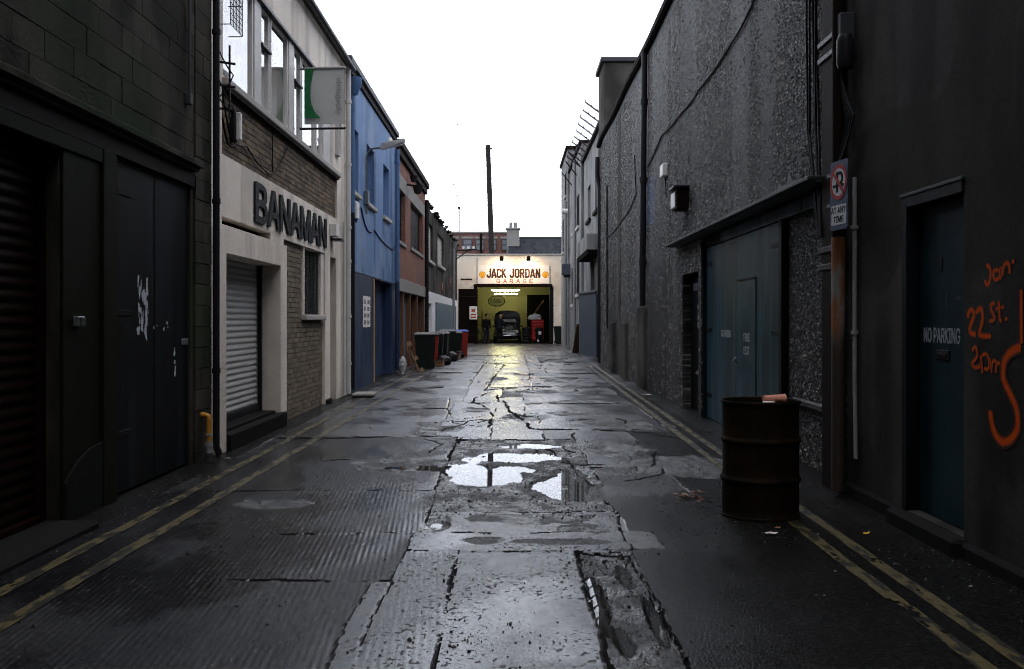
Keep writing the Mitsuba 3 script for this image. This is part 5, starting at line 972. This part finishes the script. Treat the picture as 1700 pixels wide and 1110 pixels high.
# car with its bonnet up
k = thing('car', 'dark car parked nose out in the garage with its bonnet raised', 'car'); cx = -.30; cy = 62.7
def section(y, w, zl, zh, r):
    a = np.linspace(0, 2 * np.pi, 25)[:-1]; e = 4.0
    return np.stack([cx + w * np.sign(np.cos(a)) * np.abs(np.cos(a)) ** (2 / e), np.full(24, y), (zl + zh) / 2 + (zh - zl) / 2 * np.sign(np.sin(a)) * np.abs(np.sin(a)) ** (2 / e)], 1)
def loft(secs):
    n = 24; V = np.vstack(secs + [secs[0].mean(0)[None], secs[-1].mean(0)[None]]); F = []
    for i in range(len(secs) - 1):
        for j in range(n):
            q = (j + 1) % n; F += [(i * n + j, i * n + q, (i + 1) * n + q), (i * n + j, (i + 1) * n + q, (i + 1) * n + j)]
    c = len(secs) * n
    for j in range(n): F += [(c, (j + 1) % n, j), (c + 1, (len(secs) - 1) * n + j, (len(secs) - 1) * n + (j + 1) % n)]
    return tm(V, F)
body = add('body', loft([section(cy, .74, .28, .72, 0), section(cy + .12, .84, .24, .84, 0), section(cy + .6, .87, .22, .93, 0), section(cy + 1.2, .88, .22, .97, 0), section(cy + 2.2, .88, .22, .98, 0), section(cy + 3.4, .87, .24, .96, 0), section(cy + 3.9, .80, .3, .85, 0)]), 'car_paint', k, smooth=50)
add('cabin', loft([section(cy + 1.15, .80, .9, 1.0, 0), section(cy + 1.6, .74, .9, 1.38, 0), section(cy + 2.4, .72, .9, 1.45, 0), section(cy + 3.2, .70, .9, 1.36, 0), section(cy + 3.6, .76, .9, 1.0, 0)]), 'car_paint', k, smooth=50)
ho = Polygon([(-.82, 0), (-.84, .55), (-.76, .88), (-.55, 1.05), (0, 1.10), (.55, 1.05), (.76, .88), (.84, .55), (.82, 0)]); hm = extr(ho, .03); v = np.asarray(hm.vertices)
hood = add('bonnet', tm(np.stack([cx + v[:, 0], cy + 1.05 - .28 * v[:, 1] + v[:, 2] - .1 * (v[:, 0] / .84) ** 2, .96 + .98 * v[:, 1]], 1), hm.faces), 'car_paint', k)
add('liner', [box(cx - .5, cx + .55, cy + .80, cy + .86, 1.30, 1.58, .02)], 'white_plastic', hood); add('brace', [box(cx - .7, cx + .7, cy + .83, cy + .87, 1.2, 1.25)], 'black_metal', hood)
add('engine', [box(cx - .45, cx + .4, cy + .25, cy + .85, .7, 1.06, .05), lathe([(0, 0), (.16, 0), (.16, .1), (0, .1)], (cx + .1, cy + .45, 1.06), 16)], 'galvanised', k)
for sx in (-1, 1):
    hl = add('headlight', lathe([(0, -.09), (.08, -.08), (.125, -.03), (.13, .05)], (cx + sx * .62, cy + .08, .68), 18, 'y'), 'headlight_glass', k, smooth=40); add('rim', lathe([(.125, -.05), (.145, -.03), (.145, .03), (.125, .04)], (cx + sx * .62, cy + .08, .68), 18, 'y'), 'chrome', hl, smooth=40)
    add('wing_mirror', box(cx + sx * .92 - .08, cx + sx * .92 + .08, cy + 1.5, cy + 1.58, .98, 1.1, .03), 'car_paint', k)
    for wy in (.75, 3.1):
        w_ = add('wheel', lathe([(.19, -.09), (.29, -.10), (.315, -.06), (.315, .06), (.29, .10), (.19, .09)], (cx + sx * .78, cy + wy, .31), 22, 'x'), 'rubber', k, smooth=40); add('hubcap', lathe([(0, .06 * sx), (.12, .07 * sx), (.19, .085 * sx)], (cx + sx * .79, cy + wy, .31), 18, 'x'), 'chrome', w_, smooth=40)
add('grille', [box(cx - .42, cx + .42, cy - .02, cy + .03, .56 + i * .045, .58 + i * .045) for i in range(6)], 'chrome', k)
add('bumper', tube([(cx - .86, cy + .15, .46), (cx - .8, cy - .06, .46), (cx, cy - .12, .46), (cx + .8, cy - .06, .46), (cx + .86, cy + .15, .46)], .055, 10), 'chrome', k, smooth=40); add('number_plate', box(cx - .05, cx + .5, cy - .15, cy - .13, .50, .62, .004), 'sign_board', k)
# people
def hullchain(segs, ref, smooth=8):
    man = None
    for (a, ra), (b, rb) in segs:
        pts = []
        for c, r in ((a, ra), (b, rb)):
            s_ = trimesh.creation.icosphere(2, r); pts.append(np.asarray(s_.vertices) + np.asarray(c))
        h = m3.Manifold.hull_points(np.vstack(pts)); man = h if man is None else man + h
    man = man.refine_to_length(ref); m = man.to_mesh(); tmesh = trimesh.Trimesh(m.vert_properties[:, :3], m.tri_verts, process=True); trimesh.smoothing.filter_taubin(tmesh, iterations=smooth); return tmesh
def person(label, pos, rot, J, top, legs, hair):
    k = uniq('person'); labels[k] = {'label': label, 'category': 'person'}
    def W(m):
        v = np.asarray(m.vertices); c, s_ = math.cos(rot), math.sin(rot)
        return tm(np.stack([pos[0] + c * v[:, 0] - s_ * v[:, 1], pos[1] + s_ * v[:, 0] + c * v[:, 1], v[:, 2] + pos[2]], 1), m.faces)
    g = lambda n: np.array(J[n], float)
    hd, nk, ch, pv = g('head'), g('neck'), g('chest'), g('pelvis'); f = g('face'); f /= np.linalg.norm(f); sd = np.cross(f, [0, 0, 1.]); sd /= np.linalg.norm(sd)
    S = [((pv, .135), (ch, .15)), ((ch, .13), (nk, .058)), ((nk, .056), (hd - [0, 0, .05], .06)), ((hd + [0, 0, .035], .092), (hd - np.array([0, 0, .05]) + f * .02, .070)), ((hd + f * .075 - [0, 0, .045], .03), (hd + f * .06 - [0, 0, .085], .03)), ((hd + f * .085 + [0, 0, .01], .014), (hd + f * .105 - [0, 0, .02], .016))]
    S += [((hd + sd * q * .085 + [0, 0, -.005], .02), (hd + sd * q * .088 - [0, 0, .03], .015)) for q in (-1, 1)]
    tops, leg_, hands = [((pv + [0, 0, -.02], .16), (ch, .172)), ((ch, .15), (nk - [0, 0, .04], .085))], [], []
    for q in ('l', 'r'):
        sh_, el, wr, hp, kn, an = (g(x + q) for x in ('sho', 'elb', 'wri', 'hip', 'kne', 'ank')); toe = an + f * [1, 1, 0] * .16 - [0, 0, .05]
        S += [((ch + (sh_ - ch) * .5, .10), (sh_, .065)), ((sh_, .058), (el, .043)), ((el, .043), (wr, .028)), ((pv, .12), (hp, .095)), ((hp, .092), (kn, .062)), ((kn, .062), (an, .043)), ((an - [0, 0, .03], .04), (toe, .03))]
        tops += [((ch + (sh_ - ch) * .5, .12), (sh_, .085)), ((sh_, .08), (el, .064)), ((el, .064), (wr, .048))]; leg_ += [((pv, .15), (hp, .12)), ((hp, .115), (kn, .085)), ((kn, .085), (an + [0, 0, .04], .07))]
        dv = wr - el; dv /= np.linalg.norm(dv); ac = np.cross(dv, f); ac /= np.linalg.norm(ac) + 1e-9; cu = np.cross(ac, dv)
        S += [((wr, .027), (wr + dv * .08, .030))]
        for i, ln in enumerate((.075, .085, .08, .062)):
            b0 = wr + dv * .085 + ac * (i - 1.5) * .021; b1 = b0 + dv * ln * .55 + cu * .012; b2 = b1 + dv * ln * .4 + cu * .03; S += [((b0, .010), (b1, .009)), ((b1, .009), (b2, .008))]
        th0 = wr + dv * .03 - ac * .03; th1 = th0 + dv * .045 - ac * .03 + cu * .01; S += [((th0, .013), (th1, .010)), ((th1, .010), (th1 + dv * .03, .009))]
    scene[k] = mikit.ply(W(hullchain(S, .03, 4)), 'skin', smooth=True)
    add('jacket', W(hullchain(tops, .04, 8)), top, k, smooth=True); add('trousers', W(hullchain(leg_, .04, 8)), legs, k, smooth=True)
    hr = trimesh.creation.icosphere(3, .105); v = np.asarray(hr.vertices) * [1, 1.08, 1.0]; v = v[:, :] * (1 + .05 * (meshkit.fbm(v * 25, 2, 3)[:, None] - .5)); keep = np.asarray(hr.faces)[(v[hr.faces].mean(1) @ f < .045) & (v[hr.faces].mean(1)[:, 2] > -.05) | (v[hr.faces].mean(1)[:, 2] > .055)]
    add('hair', W(tm(v + hd + [0, 0, .03] - f * .008, keep)), hair, k, smooth=True)
    for q in ('l', 'r'):
        an = g('ank' + q); add('shoe', W(hullchain([((an - [0, 0, .04] - f * [1, 1, 0] * .03, .045), (an + f * [1, 1, 0] * .17 - [0, 0, .055], .036))], .04, 3)), 'cloth_black', k, smooth=True)
    for q in (-1, 1):
        e_ = trimesh.creation.icosphere(2, .013); e_.apply_translation(hd + f * .083 + sd * q * .032 + [0, 0, .012]); add('eye', W(tm(e_.vertices, e_.faces)), 'black', k)
stand = dict(head=(.02, -.16, 1.66), face=(.2, -1, -.35), neck=(0, -.07, 1.47), chest=(0, -.02, 1.26), pelvis=(0, .04, .95), shol=(-.19, -.03, 1.39), shor=(.19, -.03, 1.39), elbl=(-.27, -.12, 1.12), elbr=(.26, -.14, 1.12), wril=(-.20, -.36, 1.02), wrir=(.18, -.38, 1.04), hipl=(-.10, .04, .92), hipr=(.10, .04, .92), knel=(-.12, -.01, .50), kner=(.11, .03, .50), ankl=(-.13, .05, .09), ankr=(.12, .08, .09))
person('fair haired person in a dark jacket standing at the raised bonnet', (-.78, 62.15, .01), math.pi * .80, stand, 'cloth_navy', 'cloth_black', 'hair_fair')
walk = dict(stand); walk.update(head=(.0, -.03, 1.68), face=(.9, -.6, -.1), neck=(0, -.01, 1.48), chest=(0, 0, 1.27), elbl=(-.25, .04, 1.12), elbr=(.25, .02, 1.11), wril=(-.22, -.12, .92), wrir=(.22, -.16, .93), knel=(-.11, -.03, .5), kner=(.11, -.01, .5))
person('person in black clothes standing in the garage left of the car', (-1.60, 61.9, .01), .5, walk, 'cloth_black', 'cloth_navy', 'hair_dark')
# tools and clutter in the doorway
k = thing('tool_chest', 'red mechanic tool chest with drawers inside the garage doorway', 'tool chest'); add('cabinet', box(1.22, 1.98, 61.9, 62.4, .16, 1.46, .015), 'tool_red', k)
for i, z in enumerate((.22, .52, .80, 1.02, 1.22)):
    dq = add('drawer', box(1.25, 1.95, 61.87, 61.9, z, z + (.28, .26, .20, .18, .2)[i] - .015, .006), 'tool_red', k); add('handle', box(1.32, 1.88, 61.845, 61.87, z + .12, z + .14, .004), 'chrome', dq)
for x in (1.3, 1.9): add('castor', lathe([(0, -.02), (.06, -.02), (.06, .02), (0, .02)], (x, 62.0, .08), 14, 'x'), 'rubber', k); add('castor', lathe([(0, -.02), (.06, -.02), (.06, .02), (0, .02)], (x, 62.3, .08), 14, 'x'), 'rubber', k)
k = thing('waste_bin', 'small dark bin with a pale label in front of the red tool chest', 'bin'); add('body', loft([np.stack([1.68 + w * np.cos(np.linspace(0, 2 * np.pi, 25)[:-1]), 61.55 + w * np.sin(np.linspace(0, 2 * np.pi, 25)[:-1]), np.full(24, z)], 1) for w, z in ((.20, .02), (.25, .85), (.26, .92), (.2, .98))]), 'bin_dark', k, smooth=40); add('label', box(1.62, 1.8, 61.285, 61.295, .55, .75), 'paper', k); add('label', box(1.55, 1.66, 61.32, 61.34, .10, .22), 'paper', k)
for i in range(5):
    k = uniq('tyre'); labels[k] = {'label': ['bottom tyre', 'second tyre from the bottom', 'middle tyre', 'fourth tyre from the bottom', 'top tyre'][i] + ' of the stack left of the red tool chest', 'category': 'tyre', 'group': 'tyres stacked in the garage'}
    scene[k] = mikit.ply(lathe([(.17, -.08), (.27, -.095), (.31, -.05), (.31, .05), (.27, .095), (.17, .08), (.17, -.08)], (.92 + rng.uniform(-.03, .03), 62.0, .11 + i * .195), 22), 'rubber', smooth=40)
k = thing('cloth_heap', 'pale crumpled dust sheet heaped on the tool chest', 'cloth'); cm = trimesh.creation.icosphere(4, 1); v = np.asarray(cm.vertices) * [.42, .25, .26]; v = v * (1 + .7 * (meshkit.fbm(v * 6, 4, 5)[:, None] - .5)); v[:, 2] = np.maximum(v[:, 2], -.09); add('sheet', tm(v + [1.42, 62.1, 1.56], cm.faces), 'white_plastic', k, smooth=True)
k = thing('inner_door', 'dark door standing half open at the back of the garage', 'door'); add('panel', box(1.0, 3.1, 66.0, 66.1, 0, 3.1, .01), 'green_dark', k); add('brace', frame_xf(extr(LineString([(1.5, 1.9), (2.1, 2.75)]).buffer(.035), .04), (0, 65.99, 0), *UV['F']), 'card', k)
k = thing('shelving', 'dark shelving full of green tins along the garage side', 'shelf')
for z in (.1, .6, 1.1, 1.6): add('shelf', box(-3.1, -1.9, 63.0, 63.5, z, z + .04), 'black_metal', k)
for x in (-3.1, -1.92): add('upright', box(x, x + .04, 63.0, 63.5, 0, 2.0), 'black_metal', k)
for i in range(14):
    z = .14 + .5 * (i % 4); x = -3.0 + (i // 4) * .28; kk = uniq('tin'); labels[kk] = {'label': ORD[i // 4] + ' round tin from the left on the ' + ['lowest', 'second', 'third', 'top'][i % 4] + ' garage shelf', 'category': 'tin', 'group': 'tins on the shelving'}
    scene[kk] = mikit.ply(lathe([(0, 0), (.09, 0), (.09, .22 + .02 * (i % 3)), (0, .22 + .02 * (i % 3))], (x, 63.2, z), 14), ['garage_green', 'galvanised', 'oval_sign', 'card'][i % 4], smooth=40)
# wheelie bins
def wheelie(label, x, d, rot, bm, lm, w=.58, dp=.72, h=1.02, group=None):
    k = uniq('wheelie_bin'); labels[k] = {'label': label, 'category': 'wheelie bin', 'group': group} if group else {'label': label, 'category': 'wheelie bin'}; z0 = hgt(x, d) if d < 60 else 0
    def W(m):
        v = np.asarray(m.vertices); c, s_ = math.cos(rot), math.sin(rot); return tm(np.stack([x + c * v[:, 0] - s_ * v[:, 1], d + s_ * v[:, 0] + c * v[:, 1], v[:, 2] + z0], 1), m.faces)
    b = trimesh.convex.convex_hull(np.array([(sx * w / 2 * k_, sy * dp / 2 * k_, z) for k_, z in ((.80, .04), (.97, h - .08)) for sx in (-1, 1) for sy in (-1, 1)]))
    add('body', W(tm(b.vertices, b.faces)), bm, k); add('rim', W(box(-w / 2, w / 2, -dp / 2, dp / 2, h - .09, h - .05, .012)), bm, k)
    l_ = trimesh.convex.convex_hull(np.array([(sx * w / 2 * a, sy * dp / 2 * a, z) for a, z in ((1.03, h - .05), (1.03, h - .02), (.8, h + .03)) for sx in (-1, 1) for sy in (-1, 1)])); lid = add('lid', W(tm(l_.vertices, l_.faces)), lm, k)
    add('handle', W(tube([(-w / 2 * .8, dp / 2 + .02, h - .06), (-w / 2 * .8, dp / 2 + .1, h - .05), (w / 2 * .8, dp / 2 + .1, h - .05), (w / 2 * .8, dp / 2 + .02, h - .06)], .016, 8)), bm, k, smooth=40)
    for sx in (-1, 1): add('wheel', W(lathe([(0, -.03), (.09, -.03), (.1, 0), (.09, .03), (0, .03)], (sx * w / 2 * .82, dp / 2 * .82, .10), 16, 'x')), 'rubber', k, smooth=40)
    add('foot', W(box(-w / 2 * .75, w / 2 * .75, -dp / 2 * .78, -dp / 2 * .6, 0, .05)), bm, k)
wheelie('large dark green wheelie bin with pale lid, nearest in the row by the brick building', -2.62, 30.0, .1, 'bin_dark', 'bin_grey', .64, .82, 1.06)
wheelie('dark red bin half hidden behind the nearest dark green bin', -2.66, 32.1, .05, 'bin_red', 'bin_dark', .60, .66, 1.0)
wheelie('grey black bin with pale lid halfway along the row of bins', -2.50, 34.6, -.05, 'bin_dark', 'bin_grey', .60, .70, 1.02)
wheelie('dark bin with pale lid just in front of the red bin with blue lid', -2.40, 37.0, .1, 'bin_dark', 'bin_grey', .62, .74, 1.06)
wheelie('second dark bin with black lid between the pale lidded bins', -2.58, 33.4, .02, 'bin_dark', 'bin_dark', .58, .66, 1.0)
wheelie('slim dark bin with grey lid right before the red blue lidded bin', -2.18, 38.7, .08, 'bin_dark', 'bin_grey', .5, .6, .98)
wheelie('red wheelie bin with bright blue lid at the far end of the row', -2.05, 40.2, .12, 'bin_red', 'bin_blue', .54, .70, 1.02)
wheelie('black wheelie bin standing outside the right side of the garage door', 2.80, 59.2, .05, 'bin_dark', 'bin_dark', .58, .7, 1.04)
for i, (x, d, s_, lb) in enumerate([(-2.22, 32.4, .24, 'black bin bag slumped at the foot of the second bin'), (-2.18, 35.4, .26, 'black bin bag between the middle bins of the row'), (-2.05, 38.2, .22, 'black bin bag beside the red bin')]):
    k = uniq('bin_bag'); labels[k] = {'label': lb, 'category': 'bin bag'}; bm = trimesh.creation.icosphere(3, 1); v = np.asarray(bm.vertices); v = v * (1 + .45 * (meshkit.fbm(v * 2.6 + i * 9, 4, 6)[:, None] - .5)) * [s_, s_ * 1.1, s_ * .75]; v[:, 2] = np.maximum(v[:, 2], -s_ * .5); scene[k] = mikit.ply(tm(v + [x, d, hgt(x, d) + s_ * .5], bm.faces), 'black_metal', smooth=True)
for bx_, bd_, bs_, lb in ((-2.1, 36.6, .20, 'flattened cardboard box beside the middle bins'), (-2.30, 31.3, .16, 'small cardboard box at the foot of the nearest dark green bin')):
    k = thing('cardboard_box', lb, 'box'); zz = hgt(bx_, bd_); add('carton', box(bx_ - bs_, bx_ + bs_, bd_ - bs_, bd_ + bs_, zz, zz + bs_ * 1.1, .006), 'card', k); add('flap', tm([(bx_ - bs_, bd_ - bs_, zz + bs_ * 1.1), (bx_ + bs_, bd_ - bs_, zz + bs_ * 1.1), (bx_ + bs_ * .9, bd_ - bs_ * 1.7, zz + bs_ * 1.4), (bx_ - bs_ * .9, bd_ - bs_ * 1.6, zz + bs_ * 1.35)], [(0, 1, 2), (0, 2, 3)]), 'card', k)
k = thing('white_sack', 'crumpled white plastic sack standing by the navy building corner', 'sack'); sm = trimesh.creation.icosphere(4, 1); v = np.asarray(sm.vertices); v = v * (1 + .5 * (meshkit.fbm(v * 4.2, 4, 12)[:, None] - .5)) * [.10, .12, .22]; add('bag', tm(v + [-2.92, 26.6, .25], sm.faces), 'sack_white', k, smooth=True); add('neck', lathe([(0, 0), (.035, 0), (.03, .06), (.055, .10)], (-2.9, 26.45, .02), 10), 'paper', k)
k = thing('leaning_timber', 'broken timber with cardboard tags leaning against the dark green bin', 'timber')
def beam(a, b, r): return tube([a, b], r, 4)
add('batten', beam((-2.92, 27.6, .85), (-2.52, 27.0, .06), .03), 'wood', k); add('batten', beam((-2.98, 27.9, .75), (-2.68, 27.2, .05), .025), 'wood', k)
for x, d, z, a in ((-2.82, 27.4, .80, .5), (-2.62, 27.1, .42, .6), (-2.44, 26.95, .10, .7)):
    m = box(-.06, .06, -.008, .008, -.06, .06, .003); v = np.asarray(m.vertices); add('tag', tm(np.stack([x + math.cos(a) * v[:, 0] - math.sin(a) * v[:, 2], d - .06 + v[:, 1], z + math.sin(a) * v[:, 0] + math.cos(a) * v[:, 2]], 1), m.faces), 'card', k)
k = thing('flat_stone', 'flat broken slab lying at the corner of the white and blue buildings', 'slab'); add('piece', box(-3.0, -2.6, 18.6, 19.2, .03, .08, .015), 'concrete_band', k)
# ---------------------------------------------------------------- beyond the garage
k = thing('telegraph_pole', 'tall leaning dark wooden telegraph pole rising behind the garage', 'pole'); add('pole', tube([(-1.30, 74.5, 0), (-1.80, 74.5, 14.5)], np.array([.24, .17]), 12), 'pole_wood', k, smooth=40); add('step', [tube([(-1.90 - .017 * i, 74.5, 9 + .5 * i), (-1.34 - .017 * i, 74.5, 9 + .5 * i)], .018, 5) for i in range(10)], 'black_metal', k, kind='stuff'); add('crossarm', box(-2.0, -1.5, 74.4, 74.6, 14.2, 14.3, .01), 'pole_wood', k)
t = thing('brick_block', 'low red brick block with grey windows far behind the garage', 'building')
add('wall', box(-12, -.2, 90, 100, -.3, 9.25), 'far_brickwork', t); add('coping', box(-12.1, -.1, 89.9, 100, 9.25, 9.42, .02), 'concrete_band', t); add('pier', box(-2.9, -2.7, 89.85, 90, 0, 9.25), 'brown_black', t)
for x, w in ((-4.45, .85), (-3.3, .8), (-2.1, .7), (-5.7, .8), (-.95, .55)):
    wk = add('window', [box(x, x + .06, 89.88, 90, 7.7, 8.75), box(x + w - .06, x + w, 89.88, 90, 7.7, 8.75), box(x + .06, x + w - .06, 89.88, 90, 7.7, 7.76), box(x + .06, x + w - .06, 89.88, 90, 8.69, 8.75), box(x + .06, x + w - .06, 89.9, 90, 8.2, 8.25)], 'lead', t); add('pane', box(x + .06, x + w - .06, 89.94, 90.01, 7.76, 8.69), 'galvanised', wk); add('lintel', box(x - .1, x + w + .1, 89.93, 90.02, 8.78, 8.95), 'concrete_band', t)
t = thing('slate_house', 'slate roofed house beyond the garage with a pale chimney', 'building')
rp = Polygon([(0, 7.0), (3.2, 8.7), (6.4, 7.0)]); rm = extr(rp, 9.0); v = np.asarray(rm.vertices); add('roof', tm(np.stack([-.3 + v[:, 2], 85 + v[:, 0], v[:, 1]], 1), rm.faces), 'slate', t); add('wall', box(-.2, 8.5, 85.3, 91, -.3, 7.0), 'garage_white', t); add('ridge', tube([(-.3, 88.2, 8.72), (8.7, 88.2, 8.72)], .09, 6), 'lead', t)
ck = add('chimney', box(-.45, .65, 86.6, 87.6, 6.5, 9.3, .03), 'concrete_band', t); add('cap', box(-.55, .75, 86.5, 87.7, 9.3, 9.45, .02), 'concrete_band', ck)
for x in (-.1, .3): add('pot', lathe([(.16, 0), (.13, .45), (.16, .5), (.1, .5)], (x, 87.1, 9.45), 12), 'concrete_band', ck, smooth=40)
k = thing('aerial_mast', 'thin dark mast standing on the far red brick block', 'mast'); add('rod', tube([(-4.8, 90.5, 9.2), (-4.8, 90.5, 11.6)], .05, 6), 'black_metal', k); add('lamp', box(-4.9, -4.7, 90.4, 90.6, 11.5, 11.7), 'black', k)
k = thing('bracket_arm', 'dark lamp bracket on the corner of the dark rendered building', 'bracket'); add('arm', tube([P('L', 0, 57, 5.4), P('L', 1.2, 57, 5.5)], .04, 6), 'black_metal', k); add('insulator', [lathe([(0, 0), (.07, 0), (.07, .16), (0, .16)], P('L', .4 + .3 * i, 57, 5.5), 8) for i in range(3)], 'white_plastic', k); add('strut', tube([P('L', 0, 57, 4.9), P('L', .7, 57, 5.45)], .035, 6), 'black_metal', k)
k = thing('overhead_wire', 'thin pair of overhead wires crossing the lane high above the roofs', 'wire'); add('strand', wires([P('L', 0, 27.0, 7.0), (-1.78, 74.5, 14.0)], .006, .6, 30), 'black', k); add('strand', wires([P('L', 0, 27.2, 6.8), (2.9, 56, 9.0)], .006, .7, 30), 'black', k)
for i, (x, y, z, lb) in enumerate([(-3.3, 60, 13.2, 'highest of the small birds flying over the lane'), (-3.5, 60, 9.6, 'middle small bird flying over the lane'), (-3.2, 58, 8.7, 'lowest small bird gliding over the lane')]):
    k = thing('bird', lb, 'bird'); s_ = .16; bd = lathe([(0, -1.2), (.16, -.9), (.28, -.2), (.22, .5), (.12, .9), (0, 1.05)], (0, 0, 0), 10, 'y'); add('body', tm(np.asarray(bd.vertices) * s_ + [x, y, z], bd.faces), 'bird_grey', k, smooth=True)
    for q in (-1, 1):
        wv_ = np.array([(.1 * q, -.3, .1), (.1 * q, .35, .1), (1.0 * q, .35, .5), (1.0 * q, -.15, .52), (2.1 * q, .5, .25), (.1 * q, 0, .16), (1.0 * q, .1, .57)]) * s_; add('wing', tm(wv_ + [x, y, z], [(0, 3, 2), (0, 2, 1), (3, 4, 2), (0, 6, 3), (0, 5, 6), (5, 1, 6), (6, 1, 2), (3, 6, 4), (6, 2, 4)]), 'bird_grey', k)
